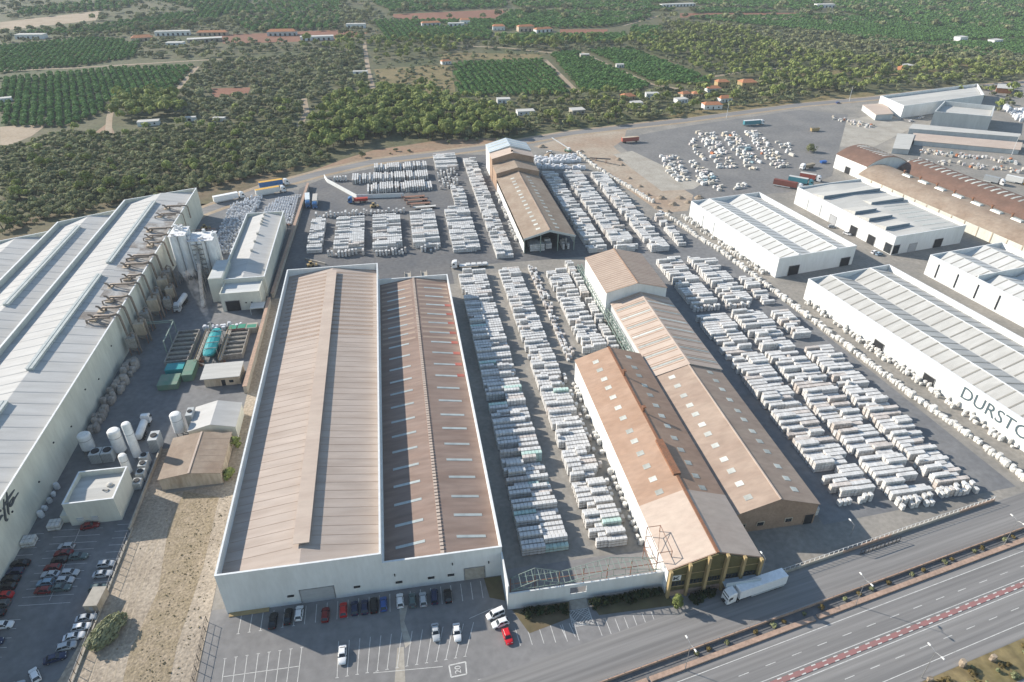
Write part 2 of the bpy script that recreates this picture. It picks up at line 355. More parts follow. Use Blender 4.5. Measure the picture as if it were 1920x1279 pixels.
for s in range(-150, 400, 1):
    if s % 3 == 0:
        b.box(s, -1.02, .0, s+1.1, -.78, .1); b.box(s+.3, -.08, .0, s+1.4, .16, .1)
b.build('kerb_block', 'line_white', med, loc=(0, 0, 0))
# pavement kerb with gaps, planted strip, channel and parapet wall
pv = thing('roadside_kerb', 'long pink concrete kerb between the highway and the service road', 'kerb', (RO.x, RO.y, 0), RA)
for s0, s1 in ((-160, -26), (-25.2, 18), (19, 100), (101, 300)):
    MB().box(s0, 8.75, 0, s1, 9.9, .45).build('kerb_section', 'concrete_pink', pv)
cs = MB().poly([(-160, 9.9, 0), (420, 9.9, 0), (420, 12.2, 0), (-160, 12.2, 0)]).build('drain_channel', 'asphalt_dark', None, loc=(RO.x, RO.y, .06)); cs.rotation_euler.z = RA; tag(cs, kind='structure')
wl_ = thing('roadside_barrier', 'low concrete barrier with a steel rail along the service road', 'barrier', (RO.x, RO.y, 0), RA)
MB().box(-120, 12.15, 0, 330, 12.4, .75).build('barrier_wall', 'concrete_pink', wl_)
b = MB(); b.beam((-120, 12.28, 1.15), (330, 12.28, 1.15), .09); b.build('rail', 'steel', wl_)
me = MB().box(-.05, -.05, .75, .05, .05, 1.15).mesh('post', 'steel')
for s in range(-118, 240, 4): place('post', me, wl_, (s, 12.28, 0))
sheet('roadside_verge', [RW(-60, -30), RW(300, -30), RW(300, -11), RW(-60, -11)], .055, 'dry_grass')
sheet('side_road', [RW(20, -60), RW(300, -60), RW(300, -18), RW(36, -18)], .07, 'asphalt_road')

# painted bays of the front car park
pk = MB()
def pline(p, q, w=.13, z=.04):
    p = Vector(p); q = Vector(q); d = (q-p).normalized(); n = Vector((-d.y, d.x))*w/2
    pk.poly([(*(p-n), z), (*(q-n), z), (*(q+n), z), (*(p+n), z)])
for x in np.arange(-45.5, 12, 2.45):
    pline((x, 104.6), (x, 109.6))
    if x < -33: pline((x-.35, 104.6), (x+.35, 104.6))
A0, A1, B0, B1_ = [Vector(G(*p)) for p in ((635, 1203), (888, 1167), (632, 1271), (872, 1231))]
for k in range(14):
    t = k/13; pline(A0.lerp(A1, t), B0.lerp(B1_, t)); m = B0.lerp(B1_, t); pline(m-Vector((.35, 0)), m+Vector((.35, 0)))
A0, A1, B0, B1_ = [Vector(G(*p)) for p in ((422, 1235), (566, 1214), (412, 1310), (556, 1292))]
for k in range(8):
    t = k/7; pline(A0.lerp(A1, t), B0.lerp(B1_, t)); m = A0.lerp(A1, t); pline(m-Vector((.35, 0)), m+Vector((.35, 0)))
pline(G(419, 1269), G(563, 1249))
for k in range(6): pline(G(966+k*22, 1179-2*k), G(976+k*22, 1211-2*k))
for k in range(9): pline(G(1050+k*17 if k < 2 else 1085+k*17, 1172-3*k), G(1062+k*17 if k < 2 else 1095+k*17, 1198-3*k))
c0, c1, c2, c3 = [Vector(G(*p)) for p in ((1067, 1146), (1103, 1140), (1113, 1169), (1074, 1176))]
for p, q in ((c0, c1), (c1, c2), (c2, c3), (c3, c0)): pline(p, q)
for k in range(1, 6):
    t = k/6; pline(c0.lerp(c1, t), c0.lerp(c3, t), .1); pline(c2.lerp(c1, t), c2.lerp(c3, t), .1); pline(c0.lerp(c1, t), c1.lerp(c2, 1-t), .1); pline(c0.lerp(c3, t), c3.lerp(c2, 1-t) if 0 else c3.lerp(c2, t), .1)
# speed limit frame on the tarmac
s0, s1, s2, s3 = [Vector(G(*p)) for p in ((842, 1248), (873, 1241), (875, 1264), (846, 1270))]
for p, q in ((s0, s1), (s1, s2), (s2, s3), (s3, s0)): pline(p, q, .28)
for a, c in (((700, 1262), (830, 1250)), ((896, 1275), (935, 1266)), ((880, 1160), (925, 1140))): pline(G(*a), G(*c), .12)
mk = pk.build('parking_marking', 'line_white', bpy.data.objects['front_car_park'])
def text(name, s, size, m, loc, rot, parent=None, ext=.0, align='CENTER'):
    cu = bpy.data.curves.new(name, 'FONT'); cu.body = s; cu.size = size; cu.extrude = ext; cu.align_x = align; cu.align_y = 'CENTER'; cu.resolution_u = 3
    cu.materials.append(MAT[m]); o = bpy.data.objects.new(name, cu); col.objects.link(o); o.parent = parent; o.location = loc; o.rotation_euler = rot
    me = bpy.data.meshes.new_from_object(o); bpy.data.objects.remove(o); me.name = name
    o = bpy.data.objects.new(name, me); col.objects.link(o); o.parent = parent; o.location = loc; o.rotation_euler = rot
    return o
c = (s0+s1+s2+s3)/4
text('speed_marking', '20', 1.9, 'line_white', (c.x, c.y, .046), (0, 0, R(90)), bpy.data.objects['front_car_park'])
# tar seams and repairs in the car park
for i, pts in enumerate(([(748, 1137), (765, 1135), (758, 1165), (772, 1205), (760, 1215), (752, 1180)], [(745, 1215), (757, 1213), (760, 1279), (740, 1279)])):
    sheet('patched_tarmac', GP(*pts), .038+.001*i, 'concrete', parent=bpy.data.objects['front_car_park'])
# painted bays in the staff car park
pk = MB()
for y in np.arange(120.5, 146, 2.35):
    pline((-98.2, y+.6), (-86.3, y-.5), .1)
    if y > 118: pline((-82.8, y), (-78.7, y-.4), .1)
    pline((-105, y+.4), (-101, y), .1)
for y in np.arange(96, 120, 2.4): pline((-101.5, y), (-96, y-.6), .1)
pline((-92.2, 146), (-91.4, 121.4), .12)
pk.build('parking_marking', 'line_white', bpy.data.objects['plant_yard'])
# lettering stays readable; faint bay grid on the tile yard

# ------------------------------------------------------------------ halls
def hall(name, label, x0, y0, x1, y1, eave, ridge, wall, roof, par=None, nb=1, rz=0, over=.35, pt=.35, roof_ends=None, cope=True, cat='warehouse'):
    """gabled hall, ridge along local y. Origin at (x0,y0). par = height of a flat parapet round the roof"""
    t = thing(name, label, cat, (x0, y0, 0), rz); w = x1-x0; d = y1-y0; t['w'] = w; t['d'] = d
    if par:
        b = MB(); b.box(0, 0, 0, w, pt, par); b.box(0, d-pt, 0, w, d, par); b.box(0, pt, 0, pt, d-pt, par); b.box(w-pt, pt, 0, w, d-pt, par)
        b.build('wall', wall, t)
        if cope:
            c = MB(); e = .06; h = .14
            c.box(-e, -e, par+.003, w+e, pt+e, par+h); c.box(-e, d-pt-e, par+.003, w+e, d+e, par+h); c.box(-e, pt+e, par+.003, pt+e, d-pt-e, par+h); c.box(w-pt-e, pt+e, par+.003, w+e, d-pt-e, par+h)
            c.build('coping', 'coping', t)
        a, e, ya, yb = pt+.003, w-pt-.003, pt+.003, d-pt-.003
    else:
        a, e, ya, yb = -over, w+over, -over, d+over
        b = MB(); n = nb; bw = w/n
        for yy in (0, d):
            pts = [(0, yy, 0), (w, yy, 0), (w, yy, eave)]
            for k in range(n-1, -1, -1): pts += [((k+.5)*bw, yy, ridge), (k*bw, yy, eave)]
            b.poly(pts if yy == 0 else pts[::-1])
        b.poly([(0, 0, 0), (0, 0, eave), (0, d, eave), (0, d, 0)]); b.poly([(w, 0, 0), (w, d, 0), (w, d, eave), (w, 0, eave)])
        b.build('wall', wall, t)
    bw = (e-a)/nb; th = .16; b = MB(); rf = None
    dz = (ridge-eave)/(w/nb/2)*over if not par else 0
    for k in range(nb):
        xa, xc, xb = a+k*bw, a+(k+.5)*bw, a+(k+1)*bw
        for p, q, zp, zq in ((xa, xc, eave-dz, ridge), (xc, xb, ridge, eave-dz)):
            b.hexa([(p, ya, zp+.02), (q, ya, zq+.02), (q, yb, zq+.02), (p, yb, zp+.02), (p, ya, zp+th), (q, ya, zq+th), (q, yb, zq+th), (p, yb, zp+th)])
    rf = b.build('roof', roof, t)
    t['roof'] = rf.name
    g = dict(t=t, roof=rf, a=a, bw=bw, eave=eave-dz, ridge=ridge, th=th, ya=ya, yb=yb, nb=nb, w=w, d=d)
    return g
def on_roof(g, k, side, f, off=0.0):
    """point on bay k, side 0 west / 1 east, f = 0 eave .. 1 ridge"""
    xa = g['a']+k*g['bw']; half = g['bw']/2
    x = xa+half*f if side == 0 else xa+g['bw']-half*f
    return x, g['eave']+(g['ridge']-g['eave'])*f+g['th']+off
def roof_panels(g, name, m, ys, w, f0, f1, bays=None, sides=(0, 1), h=.07, jit=0):
    """flat panels lying on the slopes, one object each, sharing a mesh per slope"""
    for k in (bays if bays is not None else range(g['nb'])):
        for s in sides:
            xa, za = on_roof(g, k, s, f0); xb, zb = on_roof(g, k, s, f1)
            if xa > xb: xa, za, xb, zb = xb, zb, xa, za
            me = MB().hexa([(xa, -w/2, za-.02), (xb, -w/2, zb-.02), (xb, w/2, zb-.02), (xa, w/2, za-.02), (xa, -w/2, za+h), (xb, -w/2, zb+h), (xb, w/2, zb+h), (xa, w/2, za+h)]).mesh(name, m)
            for y in ys: place(name, me, g['roof'], (0, y+random.uniform(-jit, jit), 0))
def ridge_cap(g, m='coping', w=.5, ks=None, y0=None, y1=None):
    for k in (ks if ks is not None else range(g['nb'])):
        x = g['a']+(k+.5)*g['bw']; z = g['ridge']+g['th']
        MB().box(x-w/2, g['ya'] if y0 is None else y0, z-.12, x+w/2, g['yb'] if y1 is None else y1, z+.12).build('ridge_cap', m, g['roof'])
def door(parent, x0, y0, x1, y1, z1, m='door_grey', name='door', z0=0, th=.09, frame=True, fm='steel'):
    """a door or opening panel on a wall between two plan points, proud of the wall"""
    p = Vector((x0, y0)); q = Vector((x1, y1)); d = (q-p).normalized(); n = Vector((d.y, -d.x))*th
    def slab(p, q, z0, z1, n0, n1):
        a, b_, c, e = p+n0, q+n0, q+n1, p+n1
        return MB().hexa([(*a, z0), (*b_, z0), (*c, z0), (*e, z0), (*a, z1), (*b_, z1), (*c, z1), (*e, z1)])
    o = slab(p, q, z0, z1, n*-.3, n).build(name, m, parent)
    if frame:
        f = MB(); w = .22
        for (u, v, za, zb) in ((p-d*w, p, z0, z1+w), (q, q+d*w, z0, z1+w), (p, q, z1, z1+w)):
            s = slab(u, v, za, zb, n*-.3, n*1.5); i = len(f.v); f.v += s.v; f.f += [tuple(i+k for k in ff) for ff in s.f]; f.m += s.m
        f.build('door_frame', fm, o)
    return o

# -- B1: the large beige hall with the white parapet
B1 = hall('factory_hall', 'long beige roofed hall with white parapet and raised ridge vent beside the dirt strip', -48.8, 110.5, -12.0, 265.5, 10.2, 12.9, 'white_wall', 'roof_beige', par=13.3)
x = B1['w']/2
v = MB().hexa([(x-1.3, 7, 12.8), (x+1.3, 7, 12.8), (x+1.3, 150, 12.8), (x-1.3, 150, 12.8), (x-1.0, 7, 13.7), (x+1.0, 7, 13.7), (x+1.0, 150, 13.7), (x-1.0, 150, 13.7)])
v.box(x-1.9, 6, 13.7, x+1.9, 150.5, 13.85); v.build('ridge_vent', 'roof_plaster', B1['roof'])
for y in np.arange(6, 154, 3.02):
    for s in (0, 1):
        xa, za = on_roof(B1, 0, s, .02); xb, zb = on_roof(B1, 0, s, .88)
        MB().beam((xa, y, za+.01), (xb, y, zb+.01), .1, h=.06).build('sheet_seam', 'roof_tan', B1['roof'])
roof_panels(B1, 'weathered_sheet', 'roof_tan', np.arange(102, 153, 3.02), .9, .1, .92, jit=.1, h=.03)
door(B1['t'], 17.2, 0, 24.8, 0, 4.6)
for xx in (14.2, 29.5): MB().box(xx, -.5, 3.3, xx+1.5, -.003, 3.5).build('canopy', 'dark', B1['t'])
MB().box(.5, -1.1, .02, 9.5, -.003, .25).build('yellow_kerb', 'ochre', B1['t'])
# -- B2: brown hall with skylight strips
B2 = hall('factory_hall', 'brown roofed hall with pale skylight strips between the beige hall and the pallet rows', -11.99, 110.5, 16.4, 256.5, 7.6, 9.9, 'white_wall', 'roof_brown', par=10.2)
ys = np.arange(6, 140, 6.9)
roof_panels(B2, 'skylight', 'skylight', ys, .85, .2, .72, jit=.35)
roof_panels(B2, 'repair_sheet', 'roof_red', np.arange(72, 126, 6.9)+3.4, 1.6, .03, .2, sides=(1,), jit=.2)
roof_panels(B2, 'weathered_sheet', 'roof_tan', np.arange(98, 143, 3.45)+1.3, 1.2, .05, .9, jit=.2, h=.03)
b = MB()
for y in np.arange(.6, 145, 1.2): b.box(B2['w']/2-.45, y, 9.98, B2['w']/2+.45, y+.85, 10.22)
b.build('ridge_tile', 'roof_plaster', B2['roof'])
door(B2['t'], 19.2, 0, 24.0, 0, 4.2, 'concrete')
for xx in (2.5, 10.2, 15): MB().box(xx, -.55, 2.9, xx+1.6, -.003, 3.1).build('canopy', 'dark', B2['t'])
for xx, zz in ((2.4, 5.3), (16.2, 6.4), (25, 5.2)): MB().box(xx, -.3, zz, xx+.25, -.003, zz+.6).build('wall_lamp', 'dark', B2['t'])
# -- C1..C4 tile-store sheds
def c_panels(g, m, ys, f0s, w=1.7, side=(0, 1)):
    for f0 in f0s: roof_panels(g, 'skylight', m, ys, w, f0, f0+.16, jit=.6, sides=side)
C1 = hall('brick_warehouse', 'rust brown roofed warehouse with scattered square skylights and an olive street front', 54.2, 98.6, 77.2, 187.6, 8.5, 12.5, 'white_wall', 'roof_rust', over=.3)
c_panels(C1, 'skylight_pale', np.arange(22, 88, 5.2), (.42,)); ridge_cap(C1, 'rust', .7)
roof_panels(C1, 'plaster_sheet', 'roof_plaster', [10.2], 20.6, .0, .96, h=.05)
for y in (53, 72): MB().tube([(11.5, y, 12.3), (11.5, y, 14.6)], .35, 8).box(11, y-.6, 14.5, 12, y+.6, 14.8).build('roof_vent', 'rust', C1['roof'])
MB().box(10.6, 26, 12.2, 12.6, 40, 13.1).build('ridge_vent', 'rust', C1['roof'])
C2 = hall('brick_warehouse', 'tan roofed warehouse with square skylights and brown brick gable facing the road', 77.9, 113.2, 101.4, 175.2, 7.2, 11.0, 'brown_wall', 'roof_tan', over=.3)
c_panels(C2, 'skylight_pale', np.arange(4, 60, 5.0), (.36,)); ridge_cap(C2, 'roof_plaster', .4)
door(C2['t'], 20.5, 0, 23.0, 0, 3.6, 'dark', fm='brown_wall'); 
for xx in (1.8, 7, 15): door(C2['t'], xx, 0, xx+1.8, 0, 3.2, 'glass', 'window', z0=1.9, fm='stain_wall')
C3 = hall('warehouse', 'pink brown roofed shed with white corrugated strips next to the raised roof', 78.2, 175.3, 102.0, 226.0, 7.6, 11.3, 'grey_wall', 'roof_plaster', over=.3)
roof_panels(C3, 'skylight', 'skylight_pale', np.arange(4, 50, 6.6), 1.0, .04, .95)
roof_panels(C3, 'ribbed_sheet', 'roof_rust', [y for y in np.arange(1.5, 50, 1.1) if (y % 6.6) > 1.6], .32, .03, .95, h=.05)
C4 = hall('warehouse', 'tall shed with raised tan ribbed roof above the pink brown shed', 76.3, 226.2, 101.0, 258.0, 12.2, 15.4, 'white_wall', 'roof_tan', over=.3)
roof_panels(C4, 'ribbed_sheet', 'roof_plaster', np.arange(1, 31.5, 1.5), .4, .03, .97, h=.05); ridge_cap(C4, 'roof_rust', .5)
# stair-side steel frame along C4/C3 west side
gf = thing('pipe_rack', 'green steel pipe rack running along the sheds with the ribbed roof', 'pipe rack', (75.3, 188, 0))
me = MB().box(-.14, -.14, 0, .14, .14, 5.4).mesh('post', 'green_steel')
for y in range(0, 80, 6): place('post', me, gf, (0, y, 0)); place('post', me, gf, (1.7, y, 0))
for xx in (0, 1.7):
    for z in (3.4, 5.2): MB().beam((xx, -.5, z), (xx, 78.5, z), .24).build('rail', 'green_steel', gf)
me = MB().box(0, -.08, 5.0, 1.7, .08, 5.16).mesh('crossbar', 'green_steel')
for y in np.arange(1, 78, 2): place('crossbar', me, gf, (0, y, 0))
# -- F: far shed group
F1 = hall('open_shed', 'long brown roofed shed with open gable sheltering stacked pallets', 55.8, 292.5, 80.4, 378.0, 7.6, 11.2, 'white_wall', 'roof_dust', over=.3)
F1['t'].children[0].name = 'wall'
c_panels(F1, 'skylight_pale', np.arange(5, 82, 5.2), (.55,), 1.6); ridge_cap(F1, 'roof_tan', .6)
o = [c for c in F1['t'].children if c.name.startswith('wall')][0]; bpy.data.objects.remove(o)
b = MB(); b.poly([(0, 0, 0), (0, 0, 7.6), (0, 85.5, 7.6), (0, 85.5, 0)]); b.box(-.0, 0, 5.2, .15, 85.5, 7.6); b.box(24.45, 0, 3.4, 24.6, 85.5, 7.6)
b.poly([(0, 40, 0), (24.6, 40, 0), (24.6, 40, 7.6), (12.3, 40, 11.2), (0, 40, 7.6)]); b.build('wall', 'white_wall', F1['t'])
b = MB(); b.beam((-.4, -.35, 7.15), (12.3, -.35, 10.8), .16, h=1.0); b.beam((12.3, -.35, 10.8), (25, -.35, 7.15), .16, h=1.0); b.build('gable_beam', 'vent_teal', F1['t'])
for xx in (.2, 8, 16.4, 24.4): MB().box(xx-.2, -.2, 0, xx+.2, .2, 7.4 if xx < 1 or xx > 24 else 8.8).build('post', 'green_steel', F1['t'])
F2 = hall('warehouse', 'low brown stepped roof between the open shed and the tall pressing house', 55.6, 378.2, 80.6, 393.8, 10.4, 13.4, 'brown_wall', 'roof_dust', over=.2)
F3 = hall('warehouse', 'tall brown pressing house with beige roof behind the open shed', 55.4, 394.0, 80.6, 405.0, 14.0, 17.2, 'brown_wall', 'roof_plaster', over=.2)
MB().box(11.6, 2, 17, 13, 3.4, 18.4).box(11.75, 1.95, 17.5, 12.85, 1.99, 18.2, m=1).build('roof_dormer', ['roof_plaster', 'dark'], F3['roof'])
F4 = hall('warehouse', 'tall shed with blue grey metal roof nearest the back road', 55.4, 405.2, 80.8, 421.0, 14.6, 18.2, 'white_wall', 'roof_blue', over=.3)
roof_panels(F4, 'skylight', 'skylight_pale', [3, 8, 13], 1.4, .05, .95)
# -- L: the cream factory, three gabled bays with parapets and a slanting far end
L = thing('cream_factory', 'huge cream walled factory with white gabled roofs and long ridge vents', 'factory', (0, 0, 0))
YN = -60.0
def lbay(xw, xe, yw, ye, eave, ridge, par_e, par_w):
    xc = (xw+xe)/2; yc = (yw+ye)/2; f = .16
    far = lambda x: yw+(ye-yw)*(x-xw)/(xe-xw)
    b = MB()
    for p, q, zp, zq in ((xw, xc, eave, ridge), (xc, xe, ridge, eave)):
        b.hexa([(p, YN, zp), (q, YN, zq), (q, far(q)-.4, zq), (p, far(p)-.4, zp), (p, YN, zp+f), (q, YN, zq+f), (q, far(q)-.4, zq+f), (p, far(p)-.4, zp+f)])
    rf = b.build('roof', 'roof_white', L)
    pts = [(xw, far(xw)-.4), (xe, far(xe)-.4), (xe, far(xe)), (xw, far(xw))]
    MB().prism(pts, 0, par_e).build('end_wall', 'cream_wall', L)
    MB().prism([(p[0], p[1]+(-.06 if k < 2 else .06)) for k, p in enumerate(pts)], par_e+.003, par_e+.13).build('coping', 'coping', L)
    me = MB().beam((xw+.3, 0, eave+f+.02), (xc, 0, ridge+f+.02), .4, h=.1).beam((xc, 0, ridge+f+.02), (xe-.3, 0, eave+f+.02), .4, h=.1).mesh('sheet_seam', 'sheet_joint_shade')
    for y in np.arange(100, far(xe)-3, 5.6):
        if y < far(xw)-2: place('sheet_seam', me, rf, (0, y, 0))
    return rf, xc, ridge+f
La = lbay(-136.6, -105.4, 356.5, 368.5, 13.0, 15.6, 15.2, 15.2)
Lb = lbay(-159.6, -137.2, 333.0, 344.5, 12.2, 14.4, 14.6, 14.4)
Lc = lbay(-184.0, -160.2, 312.0, 323.0, 11.8, 14.0, 14.2, 14.0)
MB().box(-105.4, YN, 0, -105.0, 368.5, 15.2).build('wall', 'cream_wall', L)
MB().box(-105.45, YN, 15.203, -104.94, 368.5, 15.33).build('coping', 'coping', L)
for xw, y1, z in ((-137.2, 356.5, 15.2), (-160.2, 333.0, 14.6)):
    MB().box(xw, YN, 0, xw+.6, y1, z).build('parapet', 'cream_wall', L); MB().box(xw-.06, YN, z+.003, xw+.66, y1, z+.13).build('coping', 'coping', L)
def ridgevent(rf, xc, z, y0, y1):
    b = MB(); b.hexa([(xc-1.0, y0, z-.3), (xc+1.0, y0, z-.3), (xc+1.0, y1, z-.3), (xc-1.0, y1, z-.3), (xc-.75, y0, z+.7), (xc+.75, y0, z+.7), (xc+.75, y1, z+.7), (xc-.75, y1, z+.7)])
    b.box(xc-1.1, y0-.2, z+.7, xc-.15, y1+.2, z+.82); b.box(xc+.15, y0-.2, z+.7, xc+1.1, y1+.2, z+.82); b.build('ridge_vent', 'vent_teal', rf)
ridgevent(*La, 279, 349); ridgevent(*La, 201, 268); ridgevent(*La, 150, 184)
ridgevent(*Lb, 250, 325); ridgevent(*Lb, 190, 234)
MB().box(-172.5, 283, 13.9, -171, 286, 14.9).build('roof_vent', 'vent', Lc[0])
for y, z in ((222, 9.5), (206, 6.5), (196, 9.5), (181, 6.5), (170, 9.5), (157, 6.5), (143, 9.5), (131, 6.5)): MB().box(-105.0+.003, y, z, -104.7, y+.45, z+.35).build('wall_lamp', 'dark', L)
for k_, y in enumerate(np.arange(228, 349, 5.6)):      # sheets soiled by the kiln exhausts
    f0, f1 = .03, .55+.25*math.sin(k_*1.7); xa, xb = -105.4-.03*15.6, -105.4-f1*15.6; za = lambda x: 13.0+2.6*(-105.4-x)/15.6+.16
    MB().hexa([(xb, y, za(xb)), (xa, y, za(xa)), (xa, y+5.5, za(xa)), (xb, y+5.5, za(xb)), (xb, y, za(xb)+.07), (xa, y, za(xa)+.07), (xa, y+5.5, za(xa)+.07), (xb, y+5.5, za(xb)+.07)]).build('soiled_sheet', 'roof_soiled', La[0])
# brush script on the long wall: "tta"
def stroke(pts, w=.34, x=-104.86):
    b = MB(); n = 7; P = []
    for i in range(len(pts)-1):
        p0 = pts[max(i-1, 0)]; p1 = pts[i]; p2 = pts[i+1]; p3 = pts[min(i+2, len(pts)-1)]
        for k in range(n):
            t = k/n; P.append(tuple(.5*((2*p1[j])+(-p0[j]+p2[j])*t+(2*p0[j]-5*p1[j]+4*p2[j]-p3[j])*t*t+(-p0[j]+3*p1[j]-3*p2[j]+p3[j])*t**3) for j in (0, 1)))
    P.append(pts[-1]); V = [Vector((x, p[0], p[1])) for p in P]
    b.tube(V, [w*(.35+.65*math.sin(math.pi*min(max(i/(len(V)-1), .08), .92))) for i in range(len(V))], 6)
    return b
def gw(px, py, x=-104.9):       # wall point (y, z) behind a photo point
    d = _fw*1280+_r*(px-960)-_up*(py-639.5); t = x/d[0]; return (d[1]*t, CAM_H+d[2]*t)
def gl(*p): return [gw(a/10.66, 880+b_/10.66) for a, b_ in p]
for pts in (gl((132, 460), (140, 560), (150, 720), (165, 860), (185, 900)), gl((72, 600), (80, 740), (95, 900), (110, 1000), (135, 1025), (155, 990)), gl((285, 410), (230, 490), (160, 590), (100, 700), (55, 800)),
            gl((255, 570), (220, 620), (190, 690), (200, 735), (235, 700), (265, 620), (270, 560), (265, 620), (285, 590), (320, 540), (362, 470)), gl((55, 930), (20, 940), (-30, 1060)), gl((10, 810), (0, 830), (-20, 850))):
    stroke(pts).build('script_lettering', 'script', L, smooth=True)
# -- R1..R4 white units on the other side of the stone yard (local frames turned with the lane)
RR = R(9.0)
def runit(name, label, x, y, w, d, roofm='roof_R', **k):      # x, y: near west corner
    return hall(name, label, x, y, x+w, y+d, 6.9, 9.6, 'white_wall', roofm, par=9.4, nb=2, rz=RR, **k)
R1 = runit('industrial_unit', 'white unit with twin gabled striped roof nearest the bare earth', 161.6, 248.6, 42, 73, roofm='roof_bright')
roof_panels(R1, 'skylight', 'skylight_dim', np.arange(3.4, 71, 4.25), .5, .04, .97)
ridge_cap(R1, w=.3)
door(R1['t'], 6.5, 0, 12, 0, 4.6, 'dark'); door(R1['t'], 35, 0, 40, 0, 4.2, 'dark')
R3 = runit('industrial_unit', 'largest white unit with dark lettering along its long side', 181.4, 120.0, 42, 110)
R3['t'].location = (181.2-.0, 120.0, 0)
roof_panels(R3, 'skylight', 'skylight_dim', np.arange(2.5, 108, 4.3), .55, .04, .97)
ridge_cap(R3, w=.4)
for yy in (43, 66): door(R3['t'], 0, yy+4.4, 0, yy, 3.6, 'dark', th=.12)
R4 = runit('industrial_unit', 'white unit with stepped bright roof at the frame edge beside the lane', 244.0, 150.0, 42, 92, roofm='roof_bright')
roof_panels(R4, 'skylight', 'skylight_dim', np.arange(2.5, 90, 4.3), .5, .04, .97)
MB().box(.35, 68, 6.8, 41.6, 68.4, 10.6).build('parapet', 'white_wall', R4['t'])
for yy in (86, 76, 66, 56): MB().box(-.25, yy, 1.0, -.003, yy+.5, 7.4).build('downpipe', 'dark', R4['t'])
door(R4['t'], 3.2, 91.9, 3.2, 91.9-.01, 1, frame=False) if 0 else None
# R2: low pitched roofs crossing, several raised light monitors
R2 = hall('industrial_unit', 'white unit with beige roof and blue shaded skylight steps', 227.2, 261.2, 270.0, 331.8, 8.2, 8.9, 'white_wall', 'roof_R', par=9.4, rz=RR)
for y0, xa, xb in ((53, 3, 40), (37.5, 20, 41), (30, 3, 16), (20.5, 3, 17), (9.5, 3, 17)):
    MB().hexa([(xa, y0, 8.3), (xb, y0, 8.3), (xb, y0+9, 8.25), (xa, y0+9, 8.25), (xa, y0, 10.3), (xb, y0, 10.3), (xb, y0+9, 8.5), (xa, y0+9, 8.5)]).build('roof_monitor', 'roof_R', R2['roof'])
    MB().box(xa-.1, y0-.16, 8.6, xb+.1, y0-.003, 10.3).build('monitor_shaded_face', 'monitor_shade_blue', R2['roof'])  # step face slab with its shade painted in as dark blue
roof_panels(R2, 'skylight', 'skylight_pale', np.arange(3, 36, 5), 1.2, .1, .9, sides=(1,))
door(R2['t'], 25.5, 0, 30.5, 0, 4.4, 'dark'); door(R2['t'], 10, 0, 14.5, 0, 4.2, 'door_grey')
for yy in (11, 23, 38): door(R2['t'], 0, yy+4.5, 0, yy, 4.4, 'dark' if yy < 30 else 'door_grey')
door(R2['t'], 0, 4.6, 0, .6, 4.8, 'glass', 'window', z0=.3); door(R2['t'], .4, 0, 4.0, 0, 4.8, 'glass', 'window', z0=.3)
for nm, gg in (('R1', R1), ('R2', R2)):
    for yy in (50, 60): MB().box(-.2, yy, .5, -.003, yy+.3, 6.5).build('downpipe', 'grey_wall', gg['t'])
# wall lettering on R3
t = text('wall_lettering', 'DURSTONE', 6.2, 'letters', (-.06, 17.2, 5.4), (R(90), 0, R(-90)), R3['t'], ext=.03)
# -- barrel vaulted sheds
def vault(name, label, x, y, w, d, eave, rise, wall, roof, rz=RR, n=12):
    t = thing(name, label, 'warehouse', (x, y, 0), rz)
    rad = (w*w/4+rise*rise)/(2*rise); cz = eave+rise-rad; A = math.asin(w/2/rad)
    arc = [(w/2+rad*math.sin(-A+2*A*k/n), cz+rad*math.cos(-A+2*A*k/n)) for k in range(n+1)]
    b = MB()
    for yy in (0, d): b.poly([(0, yy, 0)]+[(p[0], yy, p[1]) for p in arc]+[(w, yy, 0)])
    b.poly([(0, 0, 0), (0, d, 0), (0, d, eave), (0, 0, eave)]); b.poly([(w, 0, 0), (w, d, 0), (w, d, eave), (w, 0, eave)]); b.build('wall', wall, t)
    b = MB()
    for k in range(n):
        p, q = arc[k], arc[k+1]
        b.hexa([(p[0], -.3, p[1]+.02), (q[0], -.3, q[1]+.02), (q[0], d+.3, q[1]+.02), (p[0], d+.3, p[1]+.02), (p[0], -.3, p[1]+.2), (q[0], -.3, q[1]+.2), (q[0], d+.3, q[1]+.2), (p[0], d+.3, p[1]+.2)])
    rf = b.build('roof', roof, t)
    return t, rf, arc
def vault_strips(rf, arc, i, j, ys, w, m='skylight_pale', lift=.22):
    b = MB()
    for k in range(i, j):
        p, q = arc[k], arc[k+1]; b.hexa([(p[0], 0, p[1]+.1), (q[0], 0, q[1]+.1), (q[0], w, q[1]+.1), (p[0], w, p[1]+.1), (p[0], 0, p[1]+lift+.05), (q[0], 0, q[1]+lift+.05), (q[0], w, q[1]+lift+.05), (p[0], w, p[1]+lift+.05)])
    me = b.mesh('skylight', m)
    for y in ys: place('skylight', me, rf, (0, y, 0))
V1, V1r, V1a = vault('vaulted_shed', 'white fronted shed with dark rust vaulted roof beside the storage yard', 276.5, 358.5, 30, 26, 8.5, 4.5, 'white_wall', 'roof_dkrust')
vault_strips(V1r, V1a, 5, 8, np.arange(2.5, 24, 2.6), .9)
door(V1, 0, 16, 0, 12, 4, 'dark')
V2, V2r, V2a = vault('vaulted_shed', 'long dusty vaulted shed with cream side wall behind the white units', 287.4, 246, 27, 111, 5.2, 4.4, 'cream_wall', 'roof_dust')
